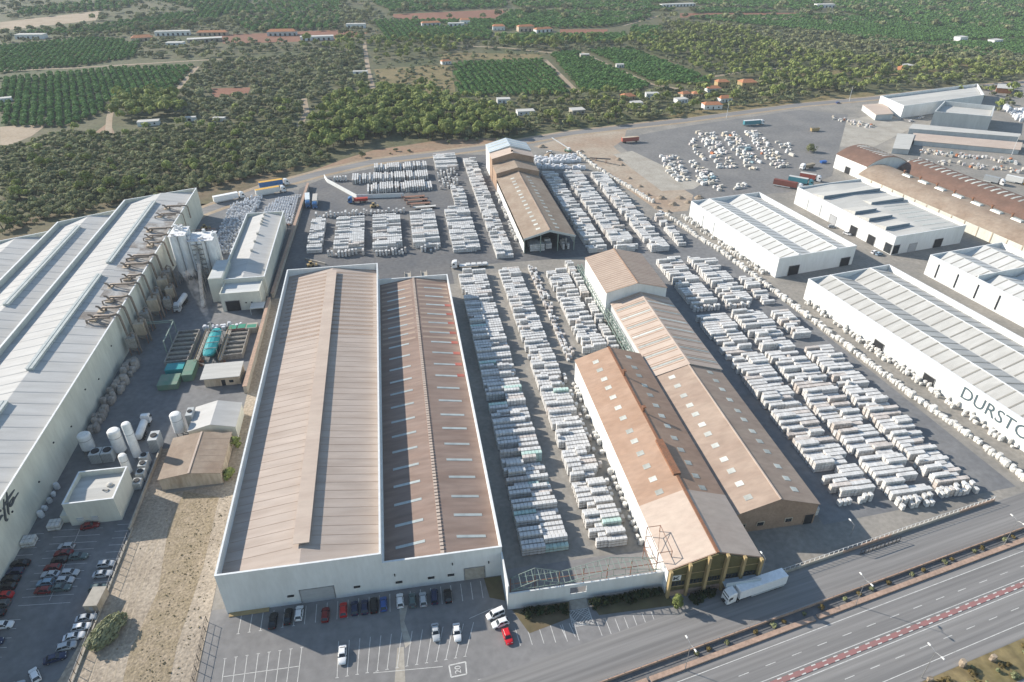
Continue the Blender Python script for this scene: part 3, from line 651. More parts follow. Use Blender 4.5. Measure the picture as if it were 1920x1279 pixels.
for y in np.arange(6, 92, 11.5):
    MB().hexa([(12.2, y, 9.4), (15.2, y, 9.4), (15.2, y+6, 9.4), (12.2, y+6, 9.4), (12.8, y+.5, 10.5), (14.8, y+.5, 10.5), (14.8, y+5.5, 10.5), (12.8, y+5.5, 10.5)]).build('roof_light', 'skylight_pale', V2r)
    MB().tube([(16.5, y+8, 9.4), (16.5, y+8, 11.2)], .45, 8).box(15.9, y+7.4, 11, 17.1, y+8.6, 11.3).build('roof_vent', 'rust', V2r)
V3, V3r, V3a = vault('vaulted_shed', 'long dark rust vaulted shed with a line of pale skylights', 317.0, 250, 26, 112, 5.2, 4.6, 'brown_wall', 'roof_dkrust')
vault_strips(V3r, V3a, 4, 7, np.arange(3, 110, 4.1), 1.2)
for y in np.arange(4, 106, 8): MB().box(-.2, y, 0, -.003, y+.5, 5.1).build('pilaster', 'stain_wall', V2)
# -- the grey-white hall with tall parapet and its neighbour, top right
def gpt(px, py, z=0): p = G(px, py, z); return Vector((p[0], p[1]))
def quadhall(name, label, p, h, roofz, wall, roof, par_t=.4):
    """p: four plan corners, near-left first, counter-clockwise"""
    t = thing(name, label, 'warehouse'); c = sum((Vector(q) for q in p), Vector((0, 0)))/4; t.location = (c.x, c.y, 0)
    P = [Vector(q)-c for q in p]; I = [q*(1-1.2/q.length) for q in P]; b = MB()
    for k in range(4):
        j = (k+1) % 4; b.prism([P[k], P[j], I[j], I[k]], 0, h)
    b.build('wall', wall, t)
    m0, m1 = (I[0]+I[1])/2, (I[3]+I[2])/2; b = MB()
    e = .985
    I = [q*e for q in I]; ma = (I[1]+I[2])/2; mb = (I[0]+I[3])/2
    b.poly([(*I[0], roofz-.8), (*I[1], roofz-.8), (*ma, roofz), (*mb, roofz)]); b.poly([(*mb, roofz), (*ma, roofz), (*I[2], roofz-.8), (*I[3], roofz-.8)])
    rf = b.build('roof', roof, t); return t, rf
TR1 = quadhall('industrial_unit', 'white hall with flat grey roof inside tall parapets at the bend of the road', [gpt(1688, 222), gpt(1838, 200), gpt(1826, 178), gpt(1645, 202)], 9.5, 8.2, 'white_wall', 'roof_R')
TR2 = quadhall('industrial_unit', 'grey hall with blank blue shaded wall and tall parapet', [gpt(1743, 237), gpt(1850, 247), gpt(1856, 226), gpt(1762, 216)], 11, 8.6, 'grey_wall', 'roof_R')
for nm, lab, pts, h, m in (('yard_wall', 'long grey retaining wall of the terrace below the grey hall', [(1702, 252), (1905, 268), (1908, 262), (1710, 243)], 4.0, 'grey_wall'),
                           ('low_shed', 'flat roofed grey shed beside the scrap heaps', [(1671, 288), (1702, 290), (1712, 262), (1680, 260)], 3.4, 'grey_wall'),
                           ('long_shed', 'long low open fronted shed behind the scrap heaps', [(1712, 272), (1908, 290), (1912, 276), (1712, 258)], 3.0, 'roof_plaster'),
                           ('low_shed', 'beige roofed workshop with cluttered front near the road bend', [(1640, 226), (1672, 224), (1655, 204), (1615, 207)], 4.2, 'roof_plaster'),
                           ('low_shed', 'small dark red walled shed among trees at the frame edge', [(1866, 174), (1895, 176), (1897, 168), (1868, 166)], 4.0, 'tile_roof')):
    P = [gpt(*q) for q in pts]; c = sum(P, Vector((0, 0)))/4; t = thing(nm, lab, 'shed' if 'shed' in nm else 'wall', (c.x, c.y, 0))
    MB().prism([q-c for q in P], 0, h).build('wall', 'grey_wall' if m == 'roof_plaster' else m, t)
    MB().prism([(q-c)*1.02 for q in P], h+.003, h+.25).build('roof', 'roof_R' if m != 'roof_plaster' else 'roof_plaster', t)

# ------------------------------------------------------------------ stacked goods
def load_mesh(name, w, d, h, wrap, board, bev=.03):
    """a wrapped load on a pallet: deck with runners below, load with softened top edges"""
    b = MB(); a = .045
    b.box(-w/2, -d/2, .09, w/2, d/2, .13, 1)
    for y in (-d/2+.02, -.05, d/2-.12): b.box(-w/2, y, 0, w/2, y+.1, .09, 1)
    z0, z1 = .133, h
    i = len(b.v)
    for z, q in ((z0, 0), (z1-bev, 0), (z1, bev*1.6)):
        b.v += [(-w/2+a+q, -d/2+a+q, z), (w/2-a-q, -d/2+a+q, z), (w/2-a-q, d/2-a-q, z), (-w/2+a+q, d/2-a-q, z)]
    for r in (0, 4):
        for k in range(4): b.f.append((i+r+k, i+r+(k+1) % 4, i+r+4+(k+1) % 4, i+r+4+k)); b.m.append(0)
    b.f.append((i+8, i+9, i+10, i+11)); b.m.append(0)
    return b.mesh(name, [wrap, board])
PW, PD, PH = 1.02, 1.30, .90
LOADS = {k: load_mesh('wrapped_load', PW, PD, PH, k, 'board') for k in ('wrap', 'wrap_tan', 'wrap_green')}
stacks = []        # x, y, layers, wrap, rz
rnd = random.Random(5)
def block(x0, x1, y0, y1, sub=2, pitch=1.66, hs=(2, 3, 3, 3, 3, 4), ragged=.28, tan=.06, green=.0, skip=.03, rz=0):
    """bars of stacks lying across the block, bars repeated along y"""
    n = max(1, int((x1-x0)/PW+.2)); per = n//sub; y = y0
    while y < y1:
        for s in range(sub):
            if rnd.random() < skip: continue
            h = rnd.choice(hs); a = s*per; e = (s+1)*per if s < sub-1 else n
            if rnd.random() < ragged:
                if s == sub-1: e -= rnd.randint(0, 2)
                if s == 0: a += rnd.randint(0, 2)
            wr = 'wrap_green' if rnd.random() < green else ('wrap_tan' if rnd.random() < tan else 'wrap')
            cut = rnd.randint(a, e) if rnd.random() < .14 and e > a else e
            jy = rnd.uniform(-.15, .15)
            for k in range(a, e):
                hh = h if k < cut else max(1, h-1)
                stacks.append((x0+(k+.5)*PW, y+jy+rnd.uniform(-.025, .025), hh, wr, 0))
        y += pitch*rnd.uniform(.94, 1.1) if rnd.random() > .06 else pitch*1.5
def singles(x0, x1, y0, y1, px, py, hs=(1, 2, 3, 3), tan=.08, drop=.12):
    y = y0
    while y < y1:
        x = x0
        while x < x1:
            if rnd.random() > drop: stacks.append((x+rnd.uniform(-.15, .15), y+rnd.uniform(-.2, .2), rnd.choice(hs), 'wrap_tan' if rnd.random() < tan else 'wrap', rnd.uniform(-.08, .08)))
            x += px*rnd.uniform(.92, 1.1)
        y += py
block(22.3, 34.8, 116, 170, green=.09, hs=(2, 3, 3, 4)); block(22.3, 34.8, 170, 232, green=.04); block(22.3, 34.8, 232, 274)
block(40.6, 50.0, 115, 190, green=.03, hs=(3, 3, 4)); block(40.6, 50.0, 190, 276)
block(61.2, 70.5, 204, 247); block(61.2, 70.5, 251, 267)
block(75.4, 80.0, 200, 240, sub=1) if 0 else None
block(71.8, 75.0, 196, 276, sub=1, pitch=1.7, skip=.1)
block(23.5, 37.8, 420, 447, hs=(3, 3, 4)); block(29.2, 37.0, 357, 385); block(22.6, 36.6, 299, 350); block(42.0, 50.2, 289, 435, sub=2)
block(-46.4, -38.6, 310, 348, sub=1); block(-33.7, -19.6, 308, 347); block(-15.3, -1.0, 306, 347); block(4.0, 17.6, 307, 348)
singles(-45, 2, 354, 357.5, 1.9, 1.8); singles(-36, -19, 303.5, 306, 1.6, 1.5, drop=.35); singles(-15, 0, 301.5, 304, 1.5, 1.5, drop=.25); singles(8, 18, 302.5, 305, 1.5, 1.5, drop=.3)
for y0, y1, x0, x1 in ((424, 433, -14, 18), (404, 415.5, -27, 18.5), (386, 397.5, -18, 18.6)):
    x = x0
    while x < x1:
        h = rnd.choice((2, 3, 3, 3)); y = y0+rnd.uniform(0, 2)
        while y < y1: stacks.append((x, y, h, 'wrap_tan' if rnd.random() < .1 else 'wrap', 0)); y += 1.4
        x += 1.32 if rnd.random() > .08 else 2.0
singles(-38, -30, 411, 414, 1.6, 1.5); singles(24, 36, 387, 416, 2.0, 3.2, drop=.3)
block(86.4, 96.0, 288, 400); block(99.6, 111.6, 286.5, 400); block(116.0, 125.6, 284, 395); block(131.2, 135.6, 288, 322, sub=1)
block(113.8, 125.4, 229, 270.5); block(129.2, 141.0, 229, 270.5); singles(113, 125, 226, 227.5, 1.35, 1.5, hs=(2, 3)); singles(128, 140, 226, 227.5, 1.35, 1.5, hs=(2, 3)); block(143.6, 149.6, 227, 249, sub=1, ragged=.8, hs=(2, 2, 3))
block(111.8, 124.0, 121, 188, tan=.14); block(111.8, 124.0, 191, 219, tan=.14); block(127.0, 139.6, 117.5, 219.5, tan=.14, skip=.06); block(142.4, 153.4, 119.5, 192, tan=.14); block(143.2, 151.0, 200, 218, tan=.14)
singles(112, 122, 118, 119.5, 1.5, 1.5, hs=(2, 3)); singles(128, 138, 113.8, 115.5, 1.5, 1.5, hs=(2, 3)); singles(142, 153, 116, 117.6, 1.3, 1.5, hs=(2, 3))
singles(103.6, 105.2, 116, 226, 2, 4.2, hs=(2, 3), drop=.2)
block(59, 66, 294.5, 303, sub=1, hs=(3, 4)); block(67, 70, 296, 304, sub=1); singles(75.5, 79, 294, 301, 1.3, 1.6)
singles(55, 57.6, 200, 277, 1.3, 1.55, hs=(1, 1, 2, 2), tan=.45, drop=.2)
singles(51.0, 52.0, 120, 190, 1.6, 2.4, hs=(1, 2), tan=.3, drop=.45)
stacks = [s for s in stacks if seen(s[0], s[1])]
stacks.sort(key=lambda s: s[0]**2+s[1]**2+CAM_H**2)
near, rest = stacks[:300], stacks[300:]
for x, y, n, wr, rz in near:
    where = 'beside the brown roofed hall' if x < 38.5 else ('in the row past the brown roofed hall' if x < 60 else 'beside the tan roofed warehouse')
    t = thing('pallet_stack', 'column of %s %s wrapped tile pallets %s' % (['one', 'two', 'three', 'four'][n-1], {'wrap': 'white', 'wrap_tan': 'tan', 'wrap_green': 'pale green'}[wr], where), 'pallet stack', (x, y, .04), rz, 'tile pallets stacked in rows across the yard')
    for k in range(n): place('wrapped_load', LOADS[wr], t, (0, 0, k*PH))
def mass(name, label, cat, items, meshes, mats, group=None):
    """join many copies of small meshes into one stuff object with numpy. items: (x, y, z, rz, scale, mesh key)"""
    V = []; Fl = []; Fc = []; MI = []; base = 0; cache = {}
    for k, me in meshes.items():
        v = np.empty(len(me.vertices)*3); me.vertices.foreach_get('co', v); li = np.empty(len(me.loops), dtype=np.int64); me.loops.foreach_get('vertex_index', li)
        ct = np.empty(len(me.polygons), dtype=np.int64); me.polygons.foreach_get('loop_total', ct); mi = np.empty(len(me.polygons), dtype=np.int64); me.polygons.foreach_get('material_index', mi)
        cache[k] = (v.reshape(-1, 3), li, ct, mi)
    for x, y, z, rz, sc, k in items:
        v, li, ct, mi = cache[k]; c, s = math.cos(rz), math.sin(rz); sc = np.asarray(sc if isinstance(sc, (tuple, list)) else (sc, sc, sc)); q = v*sc
        V.append(np.stack([q[:, 0]*c-q[:, 1]*s+x, q[:, 0]*s+q[:, 1]*c+y, q[:, 2]+z], 1)); Fl.append(li+base); Fc.append(ct); MI.append(mi if not isinstance(k, tuple) else mi); base += len(v)
    V = np.concatenate(V); Fl = np.concatenate(Fl); Fc = np.concatenate(Fc); MI = np.concatenate(MI)
    me = bpy.data.meshes.new(name); me.vertices.add(len(V)); me.vertices.foreach_set('co', V.ravel()); me.loops.add(len(Fl)); me.loops.foreach_set('vertex_index', Fl.astype(np.int32))
    me.polygons.add(len(Fc)); me.polygons.foreach_set('loop_start', np.concatenate([[0], np.cumsum(Fc)[:-1]]).astype(np.int32)); me.polygons.foreach_set('material_index', MI.astype(np.int32))
    for k in mats: me.materials.append(MAT[k])
    me.polygons.foreach_set('use_smooth', [False]*len(Fc)); me.update(calc_edges=True); me.validate()
    o = bpy.data.objects.new(name, me); col.objects.link(o); return tag(o, label, cat, group, 'stuff')
def simple_load(wm):
    b = MB(); w, d, h = PW/2-.05, PD/2-.02, PH; b.box(-w, -d, .13, w, d, h, wm); b.box(-w+.04, -d+.05, .0, w-.04, d-.05, .13, 3); return b.mesh('load', ['wrap_mass']*4)
SM = {k: simple_load(i) for i, k in enumerate(('wrap', 'wrap_tan', 'wrap_green'))}
mat('wrap_tan_mass', (.58, .53, .49), rough=.55, c2=(.5, .45, .41), sc=.6, vary=.15, island=True)
mass('pallet_stock', 'sea of white wrapped tile pallets stacked in rows deeper in the yard', 'pallets', [(x, y, .04+k*PH, rz, 1, wr) for x, y, n, wr, rz in rest for k in range(n)], SM, ['wrap_mass', 'wrap_tan_mass', 'wrap_green', 'board_mass'])

# ---- bulk bags: soft cubes with lifting loops
def bag_mesh(name, m, w=.95, h=1.05, seed=0):
    r = random.Random(seed); b = MB(); n = 4; prof = [(.80, 0), (1.0, .12), (1.06, .5), (1.0, .86), (.72, 1.0)]; ring = []
    for f, z in prof:
        i = len(b.v); k = f*w/2; e = k*.62
        for px, py in ((-k, -e), (-e, -k), (e, -k), (k, -e), (k, e), (e, k), (-e, k), (-k, e)): b.v.append((px+r.uniform(-.03, .03), py+r.uniform(-.03, .03), z*h))
        ring.append(i)
    for a, c in zip(ring, ring[1:]):
        for q in range(8): b.f.append((a+q, a+(q+1) % 8, c+(q+1) % 8, c+q)); b.m.append(0)
    b.f.append(tuple(ring[-1]+q for q in range(8))); b.m.append(0)
    for sx, sy in ((-1, -1), (1, -1), (1, 1), (-1, 1)): b.box(sx*.3*w-.03, sy*.3*w-.03, h*.9, sx*.3*w+.03, sy*.3*w+.03, h*1.2)
    return b.mesh(name, m)
BAG = [bag_mesh('bulk_bag', 'bag', seed=i) for i in range(3)]
bags = []
def bagfield(poly, px, py, h=1, drop=.05, sc=1.0, skew=0):
    xs = [p[0] for p in poly]; ysl = [p[1] for p in poly]
    for y in np.arange(min(ysl), max(ysl), py):
        for x in np.arange(min(xs), max(xs), px):
            if inpoly(x, y, poly) and rnd.random() > drop:
                hh = rnd.choice((1, h)) if h > 1 else 1
                for k in range(hh): bags.append((x+rnd.uniform(-.1, .1), y+rnd.uniform(-.1, .1), .05+k*1.1*sc, rnd.uniform(-.3, .3), sc*rnd.uniform(.92, 1.06), rnd.randint(0, 2)))
bagfield([(-92, 316), (-81.5, 314), (-79, 340), (-77, 391), (-83, 390), (-92, 378)], 1.3, 2.3, 2, .03)
bagfield([(-73, 347), (-57, 345), (-56, 389), (-68.5, 388), (-73, 374)], 1.3, 2.3, 1, .05)
bags.sort(key=lambda s: s[0]**2+s[1]**2)
for x, y, z, rz, sc, k in bags[:300]:
    t = place('bulk_bag', BAG[k], None, (x, y, z), rz, sc)
    tag(t, 'white bulk bag packed in the field of bags beside the cream gabled hall' if x < -75 else 'white bulk bag in the block of bags behind the cream gabled hall', 'bulk bag', 'white bulk bags set out behind the plant')
if bags[300:]: mass('bulk_bag_stock', 'farther rows of white bulk bags by the back road', 'bulk bags', bags[300:], {i: bag_mesh('bag', 'bag_mass', seed=i) for i in range(3)}, ['bag_mass'])
# blue-white wrapped bags near the far sheds
BUN = []
for i in range(5):
    r = random.Random(i+20); b = MB(); w, d, h = r.uniform(.9, 1.35), r.uniform(.9, 1.3), r.uniform(1.1, 1.9); ring = []
    for f, z in ((.92, 0), (1.0, .3), (.98, .75), (.78, 1.0)):
        ring.append(len(b.v))
        for px, py in ((-1, -.5), (-.5, -1), (.5, -1), (1, -.5), (1, .5), (.5, 1), (-.5, 1), (-1, .5)): b.v.append((px*w/2*f+r.uniform(-.09, .09), py*d/2*f+r.uniform(-.09, .09), z*h+r.uniform(-.07, .07)*(z > 0)))
    for a, c in zip(ring, ring[1:]):
        for q in range(8): b.f.append((a+q, a+(q+1) % 8, c+(q+1) % 8, c+q)); b.m.append(0)
    b.f.append(tuple(ring[-1]+q for q in range(8))); b.m.append(0); BUN.append(b)
BUNM = [b.mesh('wrapped_bundle', 'bundle') for b in BUN]; BAGT = [b.mesh('wrapped_bag', 'bag_tan') for b in BUN]; BAGW = [b.mesh('wrapped_bag', 'bag') for b in BUN]
LINES = []
def line_of(pts, step, meshes, label, cat, group, name, jit=.35, sc=(.85, 1.2), rows=1, rowd=1.4, drop=.06):
    for p, q in zip(pts, pts[1:]):
        p, q = Vector(p), Vector(q); n = int((q-p).length/step); d = (q-p).normalized(); nn = Vector((-d.y, d.x))
        for k in range(n):
            for r_ in range(rows):
                if rnd.random() < drop: continue
                c = p+d*(k*step+rnd.uniform(-jit, jit))+nn*(r_*rowd+rnd.uniform(-jit, jit))
                if not seen(c.x, c.y): continue
                ki = rnd.randrange(len(meshes)); LINES.append((c.x, c.y, .045, math.atan2(d.y, d.x)+rnd.uniform(-.25, .25), rnd.uniform(*sc), ki, meshes[ki], name, label, cat, group))
gl_ = 'wrapped stone lined up along the lane'
line_of([(120, 441), (123.3, 410), (139, 344)], 1.25, BUNM, 'white wrapped stone bundle in the line bordering the bare earth', 'bundle', gl_, 'wrapped_bundle', sc=(1.0, 1.35))
line_of([(139.7, 326), (145.4, 291), (148.6, 280), (156, 224)], 1.2, BUNM, 'white wrapped stone bundle in the line in front of the striped roof unit', 'bundle', gl_, 'wrapped_bundle', sc=(1.0, 1.4))
line_of([(156.2, 223), (164, 161), (168.8, 135), (170.5, 116)], 1.15, BUNM, 'white wrapped stone bundle in the line between the goods yard and the lettered wall', 'bundle', gl_, 'wrapped_bundle', sc=(.95, 1.4))
line_of([(164.4, 226), (169, 190), (179.4, 128)], 1.5, BUNM, 'whitish stone bundle set close against the lettered wall', 'bundle', 'stone bundles against the white units', 'wrapped_bundle', rows=2, rowd=-1.4, drop=.35, sc=(.7, 1.2), jit=.6)
line_of([(148.5, 322), (159.3, 251)], 1.7, BUNM, 'whitish stone bundle set close against the striped roof unit', 'bundle', 'stone bundles against the white units', 'wrapped_bundle', rows=2, rowd=-1.6, drop=.4, sc=(.7, 1.25), jit=.6)
line_of([(53.2, 114), (53.2, 188)], 2.2, BUNM, 'pale wrapped bundle against the white side wall of the rust roofed warehouse', 'bundle', 'bundles against the rust roofed warehouse', 'wrapped_bundle', drop=.2)
line_of([(54.6, 300), (54.6, 376)], 2.4, BUNM, 'pale bundle against the side of the open shed', 'bundle', 'bundles against the open shed', 'wrapped_bundle', drop=.25)
line_of([(88, 432), (118, 432)], 1.5, BAGW, 'blue white bag in the crowded block beside the far sheds', 'bag', 'bags beside the far sheds', 'wrapped_bag', rows=4, rowd=-7.0/2.2, sc=(1.2, 1.7), jit=.25)
line_of([(88, 416), (118, 408)], 1.6, BAGW, 'white bag in the front lines of the block beside the far sheds', 'bag', 'bags beside the far sheds', 'wrapped_bag', rows=2, rowd=-2.2, sc=(1.2, 1.7), jit=.25)
line_of([(-102.7, 186), (-103, 206)], 2.0, BAGT, 'dusty brown sack heaped against the cream factory wall', 'sack', 'dusty sacks along the factory wall', 'dusty_sack', rows=2, rowd=-1.5, sc=(1.2, 1.7), jit=.4)
line_of([(-102.2, 206), (-101, 226)], 2.2, BAGT, 'large dusty brown sack piled by the factory ducts', 'sack', 'dusty sacks along the factory wall', 'dusty_sack', rows=2, rowd=-2.0, sc=(1.5, 2.1), jit=.4)
line_of([(-103.6, 148), (-103.9, 172)], 2.6, BAGW, 'bale in the shade at the foot of the cream factory wall', 'bale', 'bales at the foot of the factory wall', 'wrapped_bale', drop=.25)
line_of([G(1885, 206), G(1915, 232)], 4.2, BAGW, 'white bag in the bag store at the far right corner', 'bag', 'bags at the far right corner', 'wrapped_bag', rows=5, rowd=4.0, sc=(1.6, 2.4), jit=.8)
line_of([(-80, 244.4), (-62, 243.4)], 1.5, BAGW, 'white bag in the row beyond the settling basins', 'bag', 'bags around the basins', 'wrapped_bag', rows=2, rowd=1.5, drop=.25)
line_of([(-77.8, 218), (-77.6, 240)], 2.6, BAGT, 'dusty sack beside the walkway of the teal tank', 'sack', 'sacks around the teal tank', 'dusty_sack', drop=.3, sc=(.6, 1))
LINES.sort(key=lambda q: q[0]**2+q[1]**2); left = {}; many = {}
for x, y, z, rz, sc, ki, me, nm, lab, cat, grp in LINES:
    many[nm] = many.get(nm, 0)+1
    if many[nm] <= 290: tag(place(nm, me, None, (x, y, z), rz, sc), lab, cat, grp)
    else: left.setdefault(nm, []).append((x, y, z, rz, sc, ki))
mat('bundle_mass', (.68, .66, .62), rough=.6, c2=(.52, .50, .46), sc=.9, sc2=3, amp2=.1, vary=.15, island=True)
for nm, it in left.items(): mass(nm+'_stock', 'farther pale wrapped bundles along the walls and lanes', 'bundles', it, {i: b.mesh('bundle', 'bundle_mass') for i, b in enumerate(BUN)}, ['bundle_mass'])
for (x0, y0), lab in (((-99.5, 145.4), 'block of shrink wrapped bottles beside the small flat roofed house'), ((-104, 140.5), 'block of shrink wrapped packs against the cream factory wall')):
    t = thing('wrapped_pack_block', lab, 'pallets', (x0, y0, .05))
    for i in range(3):
        for j in range(2):
            for k in range(2): place('wrapped_load', LOADS['wrap'], t, (i*1.05-.2, j*1.4-.2, k*PH), 0, (1, 1, 1))
# ---- mixed stone storage yard
for i, (c_, nm) in enumerate(((None, 'white'),)): pass
SP = GP((1290, 250), (1395, 232), (1432, 233), (1440, 262), (1480, 270), (1490, 290), (1478, 318), (1430, 322), (1385, 318), (1350, 320), (1300, 290)); SP2 = GP((1215, 300), (1265, 290), (1310, 310), (1345, 335), (1335, 350), (1270, 340)); SP3 = GP((1330, 350), (1410, 345), (1420, 350), (1350, 362))
cols_ = [((.68, .67, .65), 'white'), ((.64, .59, .57), 'pinkish'), ((.55, .52, .47), 'grey'), ((.60, .54, .45), 'beige'), ((.30, .42, .46), 'blue'), ((.50, .20, .10), 'orange')]
SH = []
for i in range(6):
    r = random.Random(i+60); b = MB(); w = r.uniform(.9, 1.5); h = r.uniform(.9, 1.6)
    b.box(-w/2, -.6, 0, w/2, .6, .12)
    nk = r.randint(1, 3)
    for k in range(nk):
        xa = -w/2+w*k/nk+.03; xb = xa+w/nk-.06; hh = h*r.uniform(.7, 1); b.box(xa, -.55, .12, xb, .55, hh)
        if r.random() < .5: b.box(xa+.08, -.45, hh, xb-.08, .4, hh+.16)
    SH.append(b.mesh('stone_pallet', 'dull_paint'))
cnt = 0
for poly, step, lab in ((SP2, 3.3, 'on the concrete patch beside the gravel track'), (SP3, 3.4, 'in the row behind the striped roof unit'), (SP, 4.1, 'in the crowded stone storage yard by the back road')):
    xs = [p[0] for p in poly]; ysl = [p[1] for p in poly]
    for y in np.arange(min(ysl), max(ysl), step*1.35):
        for x in np.arange(min(xs), max(xs), step*.62):
            if inpoly(x, y, poly) and rnd.random() > .2 and (x*.97-y*.22) % 17 > 5.5 and cnt < 295:
                c_, nm = rnd.choices(cols_, (12, 3, 5, 3, .4, .2))[0]; s = rnd.uniform(.85, 1.5)
                o = place('stone_pallet', rnd.choice(SH), None, (x+rnd.uniform(-.5, .5), y+rnd.uniform(-.8, .8), .05), rnd.choice((0, 0, 1.571))+rnd.uniform(-.08, .08)+RR, (s*rnd.choice((1, 1.4, 2.2)), s, s)); o.color = (*[q*(.85+.2*(cnt*7 % 11)/11) for q in c_], 1)
                tag(o, '%s pallet of cut stone %s' % (nm, lab), 'stone pallet', 'stone pallets of the storage yard'); cnt += 1
# scrap rows at the right
for (p, q, n) in (((1725, 284), (1905, 306), 90), ((1700, 300), (1920, 322), 60), ((1560, 222), (1640, 240), 40)):
    for k in range(n):
        t_ = rnd.random(); x, y = G(p[0]+(q[0]-p[0])*t_, p[1]+(q[1]-p[1])*t_+rnd.uniform(-4, 4)); c_, nm = rnd.choices(cols_, (8, 3, 6, 5, 1, 1.5))[0]
        o = place('stone_block', rnd.choice(SH), None, (x, y, .03), rnd.uniform(0, 3), rnd.uniform(.8, 1.5)); o.color = (*[c*.85 for c in c_], 1)
        tag(o, '%s stone block dumped among the scrap beyond the vaulted sheds' % nm if p[0] > 1600 else '%s stone block lying by the beige roofed workshop' % nm, 'stone block', 'stone blocks of the salvage yard')
for px, py, s in ((1232, 390, 2.2), (1240, 372, 2.6), (1262, 384, 2.6), (1275, 372, 2.4), (1290, 380, 2.2), (1310, 372, 2.8), (1252, 398, 2.0), (1030, 292, 3.4), (1016, 276, 3.0), (1160, 300, 2.4), (1166, 310, 1.8), (1180, 335, 1.6), (1200, 350, 1.8), (1090, 285, 2.0), (1215, 366, 1.8)):
    b = MB(); r = random.Random(px); ring = []
    for f, z in ((1, 0), (.72, .3), (.35, .6)):
        ring.append(len(b.v))
        for q in range(10): a = q*.6283; k = f*r.uniform(.85, 1.15); b.v.append((math.cos(a)*k, math.sin(a)*k, z*r.uniform(.85, 1.1)))
    for a, c in zip(ring, ring[1:]):
        for q in range(10): b.f.append((a+q, a+(q+1) % 10, c+(q+1) % 10, c+q)); b.m.append(0)
    b.f.append(tuple(ring[-1]+q for q in range(10))); b.m.append(0)
    x, y = G(px, py); o = b.build('rubble_heap', 'heap', loc=(x, y, .03)); o.scale = (s, s*.9, s); tag(o, 'small conical heap of rubble on the bare earth near the gravel track', 'rubble heap', 'rubble heaps on the bare earth')

# ------------------------------------------------------------------ trees
def crown_mesh(name, m, seed, rx, rz, z0, ncl, nlf, leaf, flat=0.0, core=True):
    r = np.random.default_rng(seed); V = []; F = []
    d = r.normal(size=(ncl, 3)); d /= np.linalg.norm(d, axis=1)[:, None]; d[:, 2] = np.abs(d[:, 2])*1.1-.35
    rad = r.uniform(.5, .82, (ncl, 1)); C = d*rad*np.array([rx, rx, rz])*r.uniform(.85, 1.15, (ncl, 3)); cr = rx*r.uniform(.32, .52, ncl)
    n = ncl*nlf; ci = np.repeat(np.arange(ncl), nlf)
    u = r.normal(size=(n, 3)); u /= np.linalg.norm(u, axis=1)[:, None]; out = C[ci]/np.linalg.norm(C[ci]+1e-6, axis=1)[:, None]
    u = u+out*.7+np.array([0, 0, .35]); u /= np.linalg.norm(u, axis=1)[:, None]
    p = C[ci]+u*cr[ci][:, None]*np.array([1, 1, .8])*r.uniform(.75, 1.05, (n, 1))
    nrm = u+r.normal(size=(n, 3))*.3; nrm /= np.linalg.norm(nrm, axis=1)[:, None]
    t = np.cross(nrm, r.normal(size=(n, 3))); t /= np.linalg.norm(t, axis=1)[:, None]; w = np.cross(nrm, t)
    s = leaf*r.uniform(.6, 1.35, (n, 1))/2; k = r.uniform(.6, 1.0, (n, 1))
    q = np.stack([p-t*s-w*s*k*.6, p+t*s*.7-w*s*k, p+t*s+w*s*k*.6, p-t*s*.6+w*s*k], 1).reshape(-1, 3)
    fl = [tuple(range(4*i, 4*i+4)) for i in range(n)]; V = [tuple(x) for x in q]
    if core:
        b0 = len(V); rings = ((.35, -.3), (.62, .05), (.55, .4), (.2, .66))
        for f, z in rings:
            for a in range(7):
                g = f*r.uniform(.85, 1.15); V.append((math.cos(a*.8976)*g*rx, math.sin(a*.8976)*g*rx, z*rz))
        for k_ in range(3):
            for a in range(7): fl.append((b0+k_*7+a, b0+k_*7+(a+1) % 7, b0+k_*7+7+(a+1) % 7, b0+k_*7+7+a))
        fl.append(tuple(b0+21+a for a in range(7)))
    V = [(x, y, z+z0) for x, y, z in V]
    me = bpy.data.meshes.new(name); me.from_pydata(V, [], fl); me.materials.append(MAT[m]); me.update(); return me
def trunk_mesh(name, h, r0, seed, limbs=4, lean=.15, spread=1.2):
    r = random.Random(seed); b = MB(); top = (r.uniform(-lean, lean)*h, r.uniform(-lean, lean)*h, h*.75)
    b.tube([(0, 0, -.1), (top[0]*.4, top[1]*.4, h*.4), top], [r0*1.25, r0*.85, r0*.5], 6)
    for k in range(limbs):
        a = 6.283*k/limbs+r.uniform(-.4, .4); b.tube([(top[0]*.6, top[1]*.6, h*.5), (top[0]+math.cos(a)*spread, top[1]+math.sin(a)*spread, h*1.05)], [r0*.5, r0*.18], 5, cap=False)
    return b.mesh(name, 'bark')
KINDS = {
    'olive': dict(name='olive_tree', m='leaf_olive', rx=2.7, rz=2.3, z0=2.5, n=15, l=17, leaf=.85, h=2.3, r=.22),
    'pine': dict(name='pine_tree', m='leaf_pine', rx=3.3, rz=3.3, z0=6.0, n=18, l=19, leaf=1.0, h=5.6, r=.26),
    'orange': dict(name='orange_tree', m='leaf_orange', rx=2.2, rz=1.75, z0=1.75, n=12, l=13, leaf=.8, h=1.5, r=.14),
    'shrub': dict(name='grey_shrub', m='leaf_grey', rx=2.1, rz=1.6, z0=1.35, n=11, l=12, leaf=.75, h=1.1, r=.12)}
TM = {}
src = bpy.data.collections.new('tree_sources')
